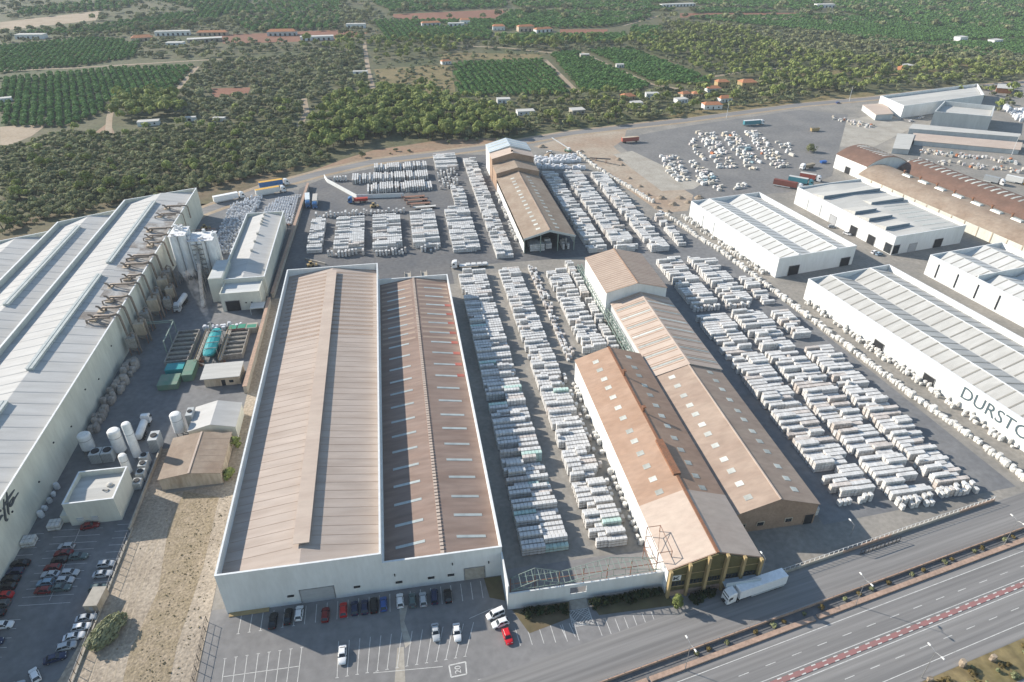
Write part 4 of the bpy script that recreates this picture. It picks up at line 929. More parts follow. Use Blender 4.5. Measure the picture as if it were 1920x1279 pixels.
for k, q in KINDS.items():
    nv = 4
    TM[k] = [(trunk_mesh('trunk', q['h'], q['r'], i, spread=q['rx']*.5), crown_mesh('crown', q['m'], 100+i, q['rx']*(.9+.08*i), q['rz']*(1.1-.06*i), q['z0'], q['n'], q['l'], q['leaf'])) for i in range(nv)]
    far = []
    for i in range(3):
        me = crown_mesh('far_'+k, q['m'], 200+i, q['rx'], q['rz'], q['z0'], 9, 8, q['leaf']*1.55); o = bpy.data.objects.new('far_'+k, me); far.append(o)
    c = bpy.data.collections.new('far_'+k); [c.objects.link(o) for o in far]; KINDS[k]['col'] = c
def scatter_nodes(k):
    ng = bpy.data.node_groups.new('scatter_'+k, 'GeometryNodeTree'); ng.interface.new_socket('Geometry', in_out='INPUT', socket_type='NodeSocketGeometry'); ng.interface.new_socket('Geometry', in_out='OUTPUT', socket_type='NodeSocketGeometry')
    N = ng.nodes; L_ = ng.links; i = N.new('NodeGroupInput'); o = N.new('NodeGroupOutput'); ip = N.new('GeometryNodeInstanceOnPoints'); ci = N.new('GeometryNodeCollectionInfo')
    ci.inputs[0].default_value = KINDS[k]['col']; ci.inputs['Separate Children'].default_value = True; ci.inputs['Reset Children'].default_value = True
    L_.new(i.outputs[0], ip.inputs['Points']); L_.new(ci.outputs[0], ip.inputs['Instance']); ip.inputs['Pick Instance'].default_value = True
    a = N.new('GeometryNodeInputNamedAttribute'); a.data_type = 'FLOAT_VECTOR'; a.inputs[0].default_value = 'sc'; L_.new(a.outputs[0], ip.inputs['Scale'])
    a = N.new('GeometryNodeInputNamedAttribute'); a.data_type = 'FLOAT_VECTOR'; a.inputs[0].default_value = 'rot'
    er = N.new('FunctionNodeEulerToRotation'); L_.new(a.outputs[0], er.inputs[0]); L_.new(er.outputs[0], ip.inputs['Rotation'])
    L_.new(ip.outputs[0], o.inputs[0]); return ng
PTS = {k: [] for k in KINDS}
rt = random.Random(21)
def clear_of(x, y):
    if -115 < x < 320 and y < 95: return False
    for i in range(len(ROADW)-1):
        p = Vector(ROADW[i]); q = Vector(ROADW[i+1]); d = q-p; t = max(0, min(1, (Vector((x, y))-p).dot(d)/d.length_squared))
        if (p+d*t-Vector((x, y))).length < 7.5: return False
    for tr in TRW:
        for p, q in zip(tr, tr[1:]):
            d = q-p; t = max(0, min(1, (Vector((x, y))-p).dot(d)/d.length_squared))
            if (p+d*t-Vector((x, y))).length < 4.0: return False
    return True
TRW = [[Vector(p) for p in GP(*t)] for t in TRACKS]
HOUSES = []       # filled here so trees stay clear of them: px, py, w, d, h, roof, wall, label
HOUSE_LIST = [(944, 192, 11, 7, 3.2, 'flat', 'white_wall', 'low white house with a long flat roof beside the pine wood'), (985, 214, 14, 8, 3.0, 'flat', 'white_wall', 'pinkish flat roofed bungalow in the scrub above the back road'), (1082, 212, 11, 9, 3.2, 'flat', 'concrete', 'grey flat roofed hut beside a dark round tree'),
    (1176, 186, 11, 9, 3.2, 'hip', 'stain_wall', 'cottage with orange hipped roof at the orchard corner'), (1192, 199, 10, 7, 3.4, 'flat', 'white_wall', 'white flat roofed house just below the orange hipped cottage'), (1222, 182, 11, 7, 3.4, 'flat', 'white_wall', 'white house with flat roof behind the cypress clump'),
    (1276, 192, 10, 7, 3.2, 'flat', 'white_wall', 'white cube house between orange roofed neighbours'), (1283, 182, 9, 7, 3.4, 'hip', 'stain_wall', 'small house with bright orange roof above the white cube house'), (1306, 182, 8, 7, 3.4, 'hip', 'stain_wall', 'second small orange roofed house in the hamlet'),
    (1336, 171, 12, 8, 3.2, 'hip', 'white_wall', 'white house with low orange roof left of the tall ochre villas'), (1352, 165, 11, 8, 6.0, 'hip', 'ochre', 'tall ochre villa with orange roof, nearer the hamlet'), (1399, 166, 14, 10, 6.2, 'hip', 'ochre', 'larger ochre villa with orange roof standing alone'),
    (1357, 190, 11, 8, 3.4, 'hip', 'white_wall', 'white house with brown tiled roof near the back road'), (1334, 203, 15, 8, 3.6, 'hip', 'white_wall', 'white house with red awning and tiled roof by the back road'),
    (1697, 132, 12, 9, 5.2, 'flat', 'tile_roof', 'dark red walled house on the wooded slope'), (1800, 76, 14, 9, 4.5, 'flat', 'white_wall', 'pale farmhouse among orchards at the upper right'), (1865, 80, 16, 9, 3.5, 'flat', 'white_wall', 'low pale farm shed among orchards at the upper right'),
    (60, 72, 34, 12, 5, 'flat', 'white_wall', 'large white farm building at the upper left'), (325, 66, 42, 9, 5, 'flat', 'white_wall', 'long white shed in the far farm group'), (268, 76, 24, 12, 4, 'hip', 'stain_wall', 'orange roofed barn left of the long white shed'),
    (385, 78, 40, 12, 4, 'flat', 'concrete', 'grey roofed sheds of the far farm group'), (330, 86, 20, 10, 4, 'flat', 'white_wall', 'small white shed in front of the far farm group'), (400, 66, 38, 9, 4, 'hip', 'stain_wall', 'orange roofed row of the far farm group'), (530, 66, 36, 12, 5, 'hip', 'grey_wall', 'grey farm roofs above the red field'), (595, 75, 40, 10, 4.5, 'flat', 'white_wall', 'long white and cream farm store near the tall trees'),
    (280, 234, 15, 7, 3.0, 'flat', 'white_wall', 'white walled plot building at the edge of the olive grove'), (357, 226, 9, 4, 2.6, 'flat', 'white_wall', 'small white hut at the top of the olive grove'), (412, 227, 9, 4, 2.6, 'flat', 'white_wall', 'second small white hut at the top of the olive grove'),
    (676, 139, 14, 5, 2.8, 'flat', 'white_wall', 'narrow white greenhouse by the dirt track'), (836, 120, 10, 6, 3.2, 'hip', 'white_wall', 'small white farmhouse at the corner of the big orchard'), (668, 52, 26, 8, 5, 'flat', 'white_wall', 'white farmhouse beyond the left end of the red field'), (872, 44, 14, 9, 5, 'hip', 'white_wall', 'little farmhouse with orange roof right below the red field'), (808, 48, 26, 9, 4, 'hip', 'grey_wall', 'greyish farm roof below the red field'), (855, 49, 22, 8, 4, 'flat', 'white_wall', 'white shed beside the little orange roofed farmhouse'),
    (935, 56, 16, 10, 5, 'hip', 'white_wall', 'white farmhouse in the middle orchards'), (985, 58, 22, 9, 6, 'hip', 'stain_wall', 'pinkish farmhouse with tower in the middle orchards'), (1018, 60, 24, 9, 4, 'hip', 'white_wall', 'low farm range right of the pinkish farmhouse'), (1545, 14, 30, 12, 5, 'flat', 'white_wall', 'white farm buildings near the top edge'), (1270, 12, 60, 10, 4, 'flat', 'white_wall', 'long pale greenhouses near the top edge'), (1096, 107, 10, 6, 3, 'flat', 'concrete', 'small blue grey pump house between the orchards'), (1162, 126, 8, 5, 3, 'flat', 'white_wall', 'small white pump house along the orchard track'), (12, 190, 9, 6, 3, 'flat', 'white_wall', 'tiny white hut at the left edge of the orchards')]
HW = [(G(h[0], h[1]), max(h[2], h[3])*.62+2.2) for h in HOUSE_LIST]
BLD = [(-138, -104, 90, 372), (-161, -138, 90, 350), (-200, -161, 90, 328), (50, 85, 285, 425)]
NOTREE = [GP(*p) for p in ([(735, 27), (955, 17), (925, 36), (740, 36)], [(1275, 25), (1500, 24), (1500, 30), (1275, 33)], [(420, 66), (500, 62), (640, 57), (640, 74), (430, 80)], [(0, 42), (190, 20), (180, 38), (0, 58)], [(395, 166), (470, 164), (465, 178), (400, 183)])]
def ok(x, y, z=3):
    if any(inpoly(x, y, p) for p in NOTREE): return False
    if not seen(x, y, z, 70): return False
    for (hx, hy), r_ in HW:
        if abs(hx-x) < r_ and abs(hy-y) < r_: return False
    return clear_of(x, y) and not any(a < x < c and d < y < e for a, c, d, e in BLD)
def fill(k, px, step, ang=None, s=(.8, 1.2), drop=.05, jit=.35, mix=None):
    P = GP(*px); ang = 0 if ang is None else ang; c, sn = math.cos(ang), math.sin(ang)
    Q = [(p[0]*c+p[1]*sn, -p[0]*sn+p[1]*c) for p in P]; sx, sy = step if isinstance(step, tuple) else (step, step)
    for b_ in np.arange(min(q[1] for q in Q), max(q[1] for q in Q), sy):
        for a in np.arange(min(q[0] for q in Q), max(q[0] for q in Q), sx):
            if rt.random() < drop: continue
            a2, b2 = a+rt.uniform(-jit, jit)*sx, b_+rt.uniform(-jit, jit)*sy; x, y = a2*c-b2*sn, a2*sn+b2*c
            if inpoly(x, y, P) and ok(x, y):
                kk = k if not mix or rt.random() > mix[1] else mix[0]; q = rt.uniform(*s)
                PTS[kk].append((x, y, q, q*rt.uniform(.85, 1.2), rt.uniform(0, 6.28)))
# orchards in rows
ORCH = [([(850, 122), (880, 118), (1020, 112), (1072, 178), (858, 182)], .05), ([(1030, 100), (1080, 98), (1225, 158), (1195, 172), (1090, 172)], .5), ([(1100, 95), (1180, 92), (1335, 150), (1330, 162), (1225, 155)], .5),
        ([(0, 150), (200, 130), (372, 124), (318, 190), (210, 205), (120, 240), (0, 236)], .35), ([(0, 88), (170, 72), (262, 78), (255, 108), (140, 126), (0, 138)], .2), ([(20, 64), (180, 50), (300, 30), (420, 15), (410, 42), (290, 57), (130, 66)], .1),
        ([(30, 20), (200, 2), (280, 0), (220, 18), (40, 30)], .3), ([(430, 35), (640, 28), (640, 55), (470, 60)], 0), ([(470, 5), (640, 0), (640, 25), (480, 28)], .2), ([(700, 40), (930, 38), (925, 56), (920, 75), (720, 78)], .1),
        ([(930, 40), (960, 22), (1220, 25), (1215, 40), (1130, 52), (930, 56)], .15), ([(935, 66), (1175, 65), (1175, 78), (940, 85)], .1), ([(1185, 50), (1240, 52), (1250, 75), (1180, 78)], .6), ([(1300, 12), (1520, 28), (1920, 50), (1920, 72), (1660, 82), (1560, 62), (1300, 36)], .4),
        ([(1560, 20), (1920, 8), (1920, 48), (1700, 45)], .25), ([(960, 0), (1270, 0), (1260, 22), (965, 14)], .2), ([(1300, 0), (1540, 0), (1540, 22), (1300, 9)], .1), ([(690, 0), (950, 0), (950, 15), (735, 24)], .3), ([(1560, 0), (1920, 0), (1920, 8), (1570, 16)], .1),
        ([(290, 0), (470, 0), (470, 28), (420, 30)], .1), ([(1640, 85), (1920, 76), (1920, 105), (1700, 108)], .3)]
for i, (p, a) in enumerate(ORCH):
    yy = sum(q[1] for q in p)/len(p); st = (6.0, 4.0) if yy > 90 else ((7.4, 4.8) if yy > 45 else (10.5, 6.5))
    sheet('orchard', GP(*p), .034+.0011*(i % 7), 'orchard_soil')
    fill('orange', p, st, a, s=(.85, 1.12) if yy > 90 else ((1.0, 1.3) if yy > 45 else (1.3, 1.7)), drop=.03, jit=.12)
# olive and carob grove behind the factory
fill('olive', [(0, 282), (120, 250), (205, 256), (330, 240), (590, 232), (592, 290), (640, 296), (560, 316), (450, 340), (370, 358), (230, 380), (110, 408), (0, 440)], 4.7, s=(.55, 1.02), mix=('pine', .06))
# pine woods
fill('pine', [(585, 290), (590, 240), (610, 195), (700, 170), (800, 170), (850, 195), (940, 215), (985, 245), (960, 258), (870, 262), (780, 265), (730, 255), (680, 270)], 6.2, s=(.75, 1.25), mix=('olive', .1))
fill('pine', [(1200, 95), (1290, 50), (1420, 64), (1460, 100), (1600, 112), (1920, 130), (1920, 162), (1700, 166), (1500, 172), (1420, 150), (1340, 145)], 7.2, s=(.7, 1.2), mix=('shrub', .5))
fill('pine', [(205, 240), (225, 192), (330, 186), (350, 216), (320, 224), (240, 226)], 7.0, s=(1.0, 1.5)); fill('pine', [(690, 78), (830, 86), (880, 100), (700, 118)], 11, s=(.8, 1.3), mix=('olive', .4))
fill('pine', [(560, 70), (640, 78), (690, 82), (660, 110), (560, 95)], 13, s=(.9, 1.5), mix=('shrub', .5)); fill('pine', [(360, 225), (560, 196), (570, 222), (430, 232)], 10, s=(.7, 1.1), mix=('olive', .5))
# scrub and gardens
fill('shrub', [(372, 124), (690, 90), (700, 175), (595, 190), (570, 232), (345, 234), (335, 190)], 6.2, s=(.7, 1.5), drop=.2, mix=('olive', .35), jit=.5)
fill('olive', [(985, 248), (960, 215), (860, 186), (1070, 182), (1330, 160), (1460, 150), (1640, 170), (1498, 190), (1280, 218), (1070, 243)], 6.2, s=(.6, 1.2), drop=.2, mix=('pine', .22), jit=.5)
fill('shrub', [(690, 118), (850, 100), (1040, 100), (850, 122), (850, 180), (710, 176)], 9, s=(.5, 1.1), drop=.4, mix=('olive', .2), jit=.5)
fill('shrub', [(1240, 40), (1560, 62), (1920, 108), (1920, 130), (1600, 112), (1460, 100), (1330, 80), (1230, 80)], 7.0, s=(.8, 1.5), drop=.15, mix=('olive', .4), jit=.5)
fill('shrub', [(1640, 176), (1920, 150), (1920, 200), (1860, 215), (1840, 185)], 9, s=(.7, 1.3), drop=.3, mix=('pine', .3), jit=.5)
fill('shrub', [(0, 64), (30, 58), (700, 20), (720, 80), (430, 112), (260, 110), (250, 70), (0, 86)], 11, s=(.9, 1.8), drop=.25, mix=('olive', .4), jit=.5)
fill('shrub', [(720, 76), (1180, 78), (1290, 45), (1210, 95), (1040, 98), (830, 92)], 8, s=(.8, 1.5), drop=.2, mix=('pine', .3), jit=.5)
fill('shrub', [(0, 0), (1920, 0), (1920, 60), (1240, 40), (720, 40), (0, 60)], 22, s=(1.2, 2.4), drop=.3, mix=('olive', .4), jit=.5)
fill('shrub', [(600, 312), (700, 290), (830, 266), (1000, 256), (1000, 260), (830, 275), (700, 297), (600, 320)], 9, s=(.4, .9), drop=.4, mix=('olive', .3), jit=.5)
TL = {'olive': ['rounded olive green tree in the grove behind the cream factory', 'olive green tree among the houses above the back road'], 'pine': ['tall bright green pine in the wood behind the pallet yard', 'dark pine on the wooded slope beyond the houses'],
      'orange': ['dark green orange tree in the orchard rows', 'dark green orange tree in the left orchard rows'], 'shrub': ['grey green shrub in the rough ground beyond the grove', 'grey green shrub on the slope at the upper right']}
GR = {'olive': 'olive trees of the grove', 'pine': 'pines of the woods', 'orange': 'orange trees planted in rows', 'shrub': 'shrubs of the rough ground'}
for k, q in KINDS.items():
    pts = sorted(PTS[k], key=lambda p: p[0]**2+p[1]**2); nn = 280
    for i, (x, y, s, sz, rz) in enumerate(pts[:nn]):
        u = (x*_r[0]+y*_r[1]) > 60
        if k == 'orange': u = x < 0
        t = thing(q['name'], TL[k][1 if u else 0], 'tree' if k != 'shrub' else 'shrub', (x, y, 0), rz, GR[k]); t.scale = (s, s, sz)
        tm, cm = TM[k][i % 4]; place('trunk', tm, t); place('crown', cm, t)
    r_ = pts[nn:]
    if r_:
        me = bpy.data.meshes.new('far_trees'); me.from_pydata([(p[0], p[1], 0) for p in r_], [], [])
        a = me.attributes.new('sc', 'FLOAT_VECTOR', 'POINT'); a.data.foreach_set('vector', [v for p in r_ for v in (p[2], p[2], p[3])])
        a = me.attributes.new('rot', 'FLOAT_VECTOR', 'POINT'); a.data.foreach_set('vector', [v for p in r_ for v in (0, 0, p[4])])
        o = bpy.data.objects.new({'olive': 'olive_grove', 'pine': 'pine_wood', 'orange': 'orange_orchard', 'shrub': 'scrubland'}[k], me); col.objects.link(o)
        md = o.modifiers.new('scatter', 'NODES'); md.node_group = scatter_nodes(k)
        tag(o, {'olive': 'mass of olive green trees filling the grove and hamlet', 'pine': 'mass of pines covering the woods and slopes', 'orange': 'wide orchards of dark green trees in rows to the horizon', 'shrub': 'loose scrub scattered over the far rough ground'}[k], {'olive': 'grove', 'pine': 'wood', 'orange': 'orchard', 'shrub': 'scrub'}[k], None, 'stuff')
print('TREES', {k: len(v) for k, v in PTS.items()})
# houses
for px, py, w, d, h, rf, wm, lab in HOUSE_LIST:
    x, y = G(px, py); t = thing('house', lab, 'house', (x, y, 0), rt.uniform(-.25, .25)+R(4))
    MB().box(-w/2, -d/2, 0, w/2, d/2, h).build('wall', wm, t)
    if rf == 'hip':
        b = MB(); e = .5; k = d/2+e; z = h+.003; P = [(-w/2-e, -k, z), (w/2+e, -k, z), (w/2+e, k, z), (-w/2-e, k, z)]; r1, r2 = (-w/2+d*.3, 0, h+d*.22), (w/2-d*.3, 0, h+d*.22)
        b.poly([P[0], P[1], r2, r1]); b.poly([P[2], P[3], r1, r2]); b.poly([P[1], P[2], r2]); b.poly([P[3], P[0], r1]); b.poly(P[::-1]); b.build('roof', 'tile_roof', t)
    else:
        MB().box(-w/2-.15, -d/2-.15, h+.003, w/2+.15, d/2+.15, h+.22).build('roof', 'roof_R' if wm != 'stain_wall' else 'roof_plaster', t)
    if h > 2.9 and w < 18:
        for xx in (-w*.3, w*.3):
            for zz in ((1.0, 4.0) if h > 5 else (1.0,)): MB().box(xx-.55, -d/2-.06, zz, xx+.55, -d/2-.003, zz+1.2).build('window', 'glass', t)
        MB().box(-.5, -d/2-.07, 0, .5, -d/2-.003, 2.1).build('door', 'dark', t)
    else:
        for xx in np.arange(-w/2+3, w/2-2, 6): MB().box(xx, -d/2-.06, .2, xx+2.4, -d/2-.003, min(3, h-.6)).build('door', 'dark', t)

# ------------------------------------------------------------------ plant yard on the left
# cream gabled hall with parapets (M) and its front block
M1 = hall('cream_hall', 'cream hall with white gabled roof and small ridge ventilators behind the silos', -77.0, 269.0, -59.0, 342.5, 7.4, 9.2, 'cream_wall', 'roof_white', par=9.4)
me = MB().box(-.45, -.6, 0, .45, .6, .9).tube([(.0, 0, .9), (0, 0, 1.15)], .6, 8).mesh('roof_vent', 'vent')
for y in (70, 64.5, 61, 58, 46, 37, 27): place('roof_vent', me, M1['roof'], (9, y, 9.2))
M2 = thing('cream_annex', 'cream flat roofed block with dark loading door in front of the cream hall', 'building', (-75.5, 258.5, 0))
b = MB(); b.box(0, 0, 0, 15.5, .3, 8.2); b.box(0, .3, 0, .3, 10.4, 8.2); b.box(15.2, .3, 0, 15.5, 10.4, 8.2); b.build('wall', 'cream_wall', M2); MB().poly([(.3, .3, 7.4), (15.2, .3, 7.4), (15.2, 10.45, 7.4), (.3, 10.45, 7.4)]).build('roof', 'roof_lgrey', M2)
door(M2, 1.6, 0, 7.0, 0, 4.6, 'dark'); 
for xx in (9.2, 11.4): MB().box(xx, -.25, 3.2, xx+.6, -.003, 3.6).build('wall_lamp', 'dark', M2)
MB().box(11.5, -5, 3.0, 17, -.003, 3.15).box(11.6, -4.9, 0, 11.75, -4.75, 3).box(16.7, -4.9, 0, 16.85, -4.75, 3).build('canopy', 'roof_lgrey', M2)
MB().box(-5.6, 9, 0, -.003, 27, 10.8).build('side_block', 'cream_wall', M2); MB().box(-5.3, 9.3, 10.803, -.3, 26.7, 10.9).build('side_roof', 'roof_lgrey', M2)
# silo battery
ST = thing('silo_battery', 'battery of tall white dusty silos standing beside the cream factory wall', 'silos', (-98.5, 286.5, 0))
me = MB().lathe((0, 0, 0), [(.35, 2.6), (.8, 3.6), (1.75, 6.2), (1.75, 18.6), (1.5, 19.3), (.4, 19.7)], 14).mesh('silo', 'silo_dust', True)
me2 = MB().lathe((0, 0, 0), [(.35, 2.6), (.8, 3.6), (1.75, 6.2), (1.75, 21.6), (1.5, 22.3), (.4, 22.7)], 14).mesh('silo', 'silo_dust', True)
for i in range(5):
    for j in range(3): place('silo', me2 if i < 2 else me, ST, (1.9+i*3.5, 1.9+j*3.5, 0))
b = MB()
for i in range(6):
    for j in range(4): b.box(i*3.5-.05, j*3.5-.05, 0, i*3.5+.25, j*3.5+.25, 6.4)
b.build('support_frame', 'dusty_steel', ST)
b = MB(); b.box(.2, .2, 22.4, 7, 10.6, 22.55)
b.box(7.2, .2, 19.5, 17.6, 10.6, 19.62); rr = random.Random(3)
for k in range(16): xx, yy = rr.uniform(.6, 17), rr.uniform(.6, 10); z = 22.55 if xx < 6.9 else 19.62; b.box(xx, yy, z, xx+rr.uniform(.4, 1.2), yy+rr.uniform(.4, 1.2), z+rr.uniform(.6, 1.8))
b.build('top_platform', 'silo_dust', ST)
b = MB()
for z0, z1 in ((22.55, 23.6), (19.62, 20.7)):
    xa, xb = (.2, 7) if z0 > 20 else (7.2, 17.6)
    for yy in (.2, 10.6): b.beam((xa, yy, z1), (xb, yy, z1), .07); [b.box(x_-.03, yy-.03, z0, x_+.03, yy+.03, z1) for x_ in np.arange(xa, xb, 1.6)]
b.build('handrail', 'rust_steel', ST)
b = MB()
for k in range(8): b.beam((9.5+k % 2*3, -.4, k*2.3), (9.5+(k+1) % 2*3, -.4, k*2.3+2.3), .8, h=.1); b.box(8.8, -.9, k*2.3+2.2, 13.3, .0, k*2.3+2.3)
for xx in (8.8, 13.2): b.box(xx-.08, -.9, 0, xx+.08, -.75, 19.6)
b.build('stair_tower', 'dusty_steel', ST)
MB().beam((14, -1.4, 1), (11.5, -10, 14), .9, h=.6).build('conveyor', 'dusty_steel', ST) if 0 else None
cv = thing('conveyor', 'inclined lattice conveyor climbing from the filters to the silos', 'conveyor', (-84, 262, 0))
MB().beam((0, 0, 1.0), (-3.5, 23, 15), 1.3, h=.9).build('belt_gallery', 'dusty_steel', cv)
for t_ in (.15, .4, .65, .9): MB().box(-3.5*t_-.6, 23*t_-.15, 0, -3.5*t_-.4, 23*t_+.15, 1+14*t_-.4).box(-3.5*t_+.4, 23*t_-.15, 0, -3.5*t_+.6, 23*t_+.15, 1+14*t_-.4).build('trestle', 'dusty_steel', cv)
# ducts over the factory eaves down to dusty filters
for i, y in enumerate((341, 331, 313, 305, 297, 284, 276, 265, 258, 247, 239, 233)):
    t = thing('exhaust_duct', ('brown exhaust duct bending over the factory eaves, number %s from the far gable' % ['first', 'second', 'third', 'fourth', 'fifth', 'sixth', 'seventh', 'eighth', 'ninth', 'tenth', 'eleventh', 'last'][i]), 'duct', (-105, y, 0), 0, 'ducts over the factory eaves')
    r_ = random.Random(i); r0 = r_.uniform(.36, .55); xs = -r_.uniform(4.5, 10)
    pts = [(xs, .6, 13.6), (xs, .6, 15.5), (xs+.9, .5, 16.1), (-1.5, 0, 16.0)]
    if i > 2: pts += [(.4, 0, 16.4), (1.3, 0, 15.6), (1.5, 0, 13.6), (1.9, -.3, 8), (2.4, -.5, 4.5)]
    MB().tube(pts, r0, 8).build('pipe', 'duct', t, True)
    MB().tube([(xs, .6, 15.2), (xs-.7, .6, 16.5), (xs-1.5, .7, 16.6)], r0*.8, 8).build('cowl', 'duct', t, True)
    MB().tube([(xs+1.2, 1.8, 13.8), (xs+1.2, 1.8, 15.0), (xs+2, 1.6, 15.6), (-1.2, 1.2, 15.7), (.6, 1.1, 15.6), (1.1, 1.1, 14.6), (1.2, 1.0, 9)], r0*.62, 8).build('branch_pipe', 'duct', t, True)
    if i % 2: MB().tube([(xs-1.5, -1.9, 14.3), (xs-1.5, -1.9, 15.4+r0), (xs-.5, -1.7, 15.9), (xs+2, -1.1, 15.8), (-1.5, -.9, 15.7)], r0*r_.uniform(.5, .9), 8).build('branch_pipe', 'duct', t, True)
    MB().box(xs-1.2, -.8, 13.9, xs+.9, 1.9, 14.9).build('fan_base', 'stain_wall', t)
for i, (x, y, s) in enumerate(((-101.6, 284, 1.2), (-100.8, 275, 1.3), (-101.8, 266, 1.1), (-100.5, 258, 1.25), (-101.5, 249, 1.1), (-100.8, 240, 1.2), (-101.8, 232, 1.0), (-97.5, 270, 1.0), (-96.8, 262, .9))):
    t = thing('dust_filter', ['tall dusty filter nearest the silos', 'brown dust filter with hopper second from the silos', 'dust filter below the middle ducts', 'broad dust filter by the tank lorry', 'dust filter before the pipe bridge', 'dust filter at the pipe bridge', 'last small dust filter toward the sacks', 'short filter standing out from the wall near the silos', 'short filter standing out from the wall near the tank lorry'][i], 'dust filter', (x, y, 0), 0, 'dust filters at the factory wall')
    t.scale = (s, s, s)
    MB().hexa([(-.4, -.4, 1.2), (.4, -.4, 1.2), (.4, .4, 1.2), (-.4, .4, 1.2), (-1.5, -1.6, 3.2), (1.5, -1.6, 3.2), (1.5, 1.6, 3.2), (-1.5, 1.6, 3.2)]).build('hopper', 'dusty_steel', t)
    MB().box(-1.5, -1.6, 3.203, 1.5, 1.6, 7.2).build('housing', 'stain_wall' if i % 2 else 'dusty_steel', t)
    b = MB(); [b.box(sx*1.35-.1, sy*1.45-.1, 0, sx*1.35+.1, sy*1.45+.1, 3.2) for sx in (-1, 1) for sy in (-1, 1)]; b.build('legs', 'rust_steel', t)
    MB().tube([(0, 0, 7.2), (0, 0, 8.2), (.6, 0, 8.9), (1.7, -.3, 8.4), (1.9, -.4, 5.5), (2.0, -.4, .3)], .32, 7).build('outlet_pipe', 'duct', t, True)
# pipe bridge
t = thing('pipe_bridge', 'green steel pipe bridge reaching from the factory wall across the plant yard', 'pipe bridge', (-104.8, 242.2, 0))
for z in (6.2, 6.9): MB().beam((0, 0, z), (15.2, 0, z), .28).build('pipe', 'green_steel', t)
MB().beam((15.2, 0, 6.6), (15.2, -15, 6.6), .35).build('pipe', 'green_steel', t)
for x, y in ((5, 0), (15.2, 0), (15.2, -7.5), (15.2, -15)): MB().box(x-.15, y-.15, 0, x+.15, y+.15, 6.4).build('post', 'green_steel', t)
# settling basins, presses and pools
bn = 0
for x0, x1, n in ((-89.0, -81.0, 7), (-70.6, -62.2, 6)):
    for k in range(n):
        y = 220.6+k*3.1+(1 if x0 > -80 else 0); bn += 1
        t = thing('settling_basin', '%s settling basin counted from the near end, %s of the teal tank' % (['first', 'second', 'third', 'fourth', 'fifth', 'sixth', 'last'][k], 'on the factory side' if x0 < -80 else 'on the hall side'), 'basin', (x0, y, 0), 0, 'settling basins of the plant')
        w = x1-x0; b = MB(); b.box(0, 0, 0, w, .25, 2.2); b.box(0, 2.6, 0, w, 2.85, 2.2); b.box(0, .25, 0, .25, 2.6, 2.2); b.box(w-.25, .25, 0, w, 2.6, 2.2); b.build('rim', 'concrete' if k % 2 else 'dusty_steel', t)
        MB().poly([(.25, .25, 1.5), (w-.25, .25, 1.5), (w-.25, 2.6, 1.5), (.25, 2.6, 1.5)]).build('slurry', 'mud', t)
t = thing('green_basin', 'bright green water basins with red railing near the cream annex', 'basin', (-70.5, 239.8, 0))
for k in range(2): MB().box(k*3.4, 0, 0, k*3.4+3.1, 4.2, 1.8).box(k*3.4+.25, .25, 1.803, k*3.4+2.85, 3.95, 1.82, m=1).build('tank', ['green_paint', 'green_bright'], t)
MB().box(6.9, -.6, 0, 11.0, 3.4, 2.4).box(7.2, -.3, 2.403, 10.7, 2.2, 2.42, m=1).build('tank', ['concrete', 'green_bright'], t); MB().box(0, -.35, 1.8, 6.7, -.28, 2.5).build('railing', 'line_red', t)
tt = thing('teal_tank', 'vivid teal conical slurry tank steaming in the middle of the basins', 'tank', (-73.4, 228.6, 0)); b = MB()
ring = []; 
for rx, ry, z in ((1.2, 5.2, .8), (2.3, 9.8, 4.0), (2.0, 9.4, 4.4), (.7, 5.0, 4.9)):
    ring.append(len(b.v)); [b.v.append((rx*math.copysign(abs(math.cos(a))**.6, math.cos(a)), ry*math.copysign(abs(math.sin(a))**.6, math.sin(a)), z)) for a in np.arange(16)*2*math.pi/16]
for a, c in zip(ring, ring[1:]):
    for q in range(16): b.f.append((a+q, a+(q+1) % 16, c+(q+1) % 16, c+q)); b.m.append(0)
b.f.append(tuple(ring[-1]+q for q in range(16))); b.m.append(0); b.build('shell', 'teal', tt)
for yy in (-6, -2, 2, 6): MB().box(-2.6, yy, .0, -2.4, yy+.2, 4.2).box(2.4, yy, 0, 2.6, yy+.2, 4.2).box(-2.6, yy, 4.9, 2.6, yy+.2, 5.05).build('cradle', 'dusty_steel', tt)
for xx in (-4.6, 3.6): 
    w_ = thing('service_walkway', 'cluttered steel walkway on the %s side of the teal tank' % ('factory' if xx < 0 else 'hall'), 'walkway', (-73.4+xx, 218, 0)); b = MB(); b.box(0, 0, 2.2, 1.1, 22, 2.32); b.build('deck', 'dusty_steel', w_); b = MB()
    for yy in range(0, 23, 2): b.box(0, yy, 0, .1, yy+.1, 3.3); b.box(1.0, yy, 0, 1.1, yy+.1, 3.3)
    b.beam((.05, 0, 3.3), (.05, 22, 3.3), .08); b.beam((1.05, 0, 3.3), (1.05, 22, 3.3), .08); b.build('handrail', 'ochre', w_)
    r_ = random.Random(int(xx*10)); b = MB()
    for k in range(18): px, py, s = r_.uniform(-.8, 1.6), r_.uniform(0, 22), r_.uniform(.3, .9); b.box(px, py, 0, px+s, py+s, r_.uniform(.6, 2.1))
    b.build('pump_gear', 'rust_steel', w_)
b = MB().tube([(-75, 236, 5.0), (-75.2, 236.4, 8)], .5, 10); o = thing('vent_pipe', 'short steel vent pipe from which steam rises at the teal tank', 'vent pipe', (0, 0, 0)); b.build('pipe', 'steel', o)
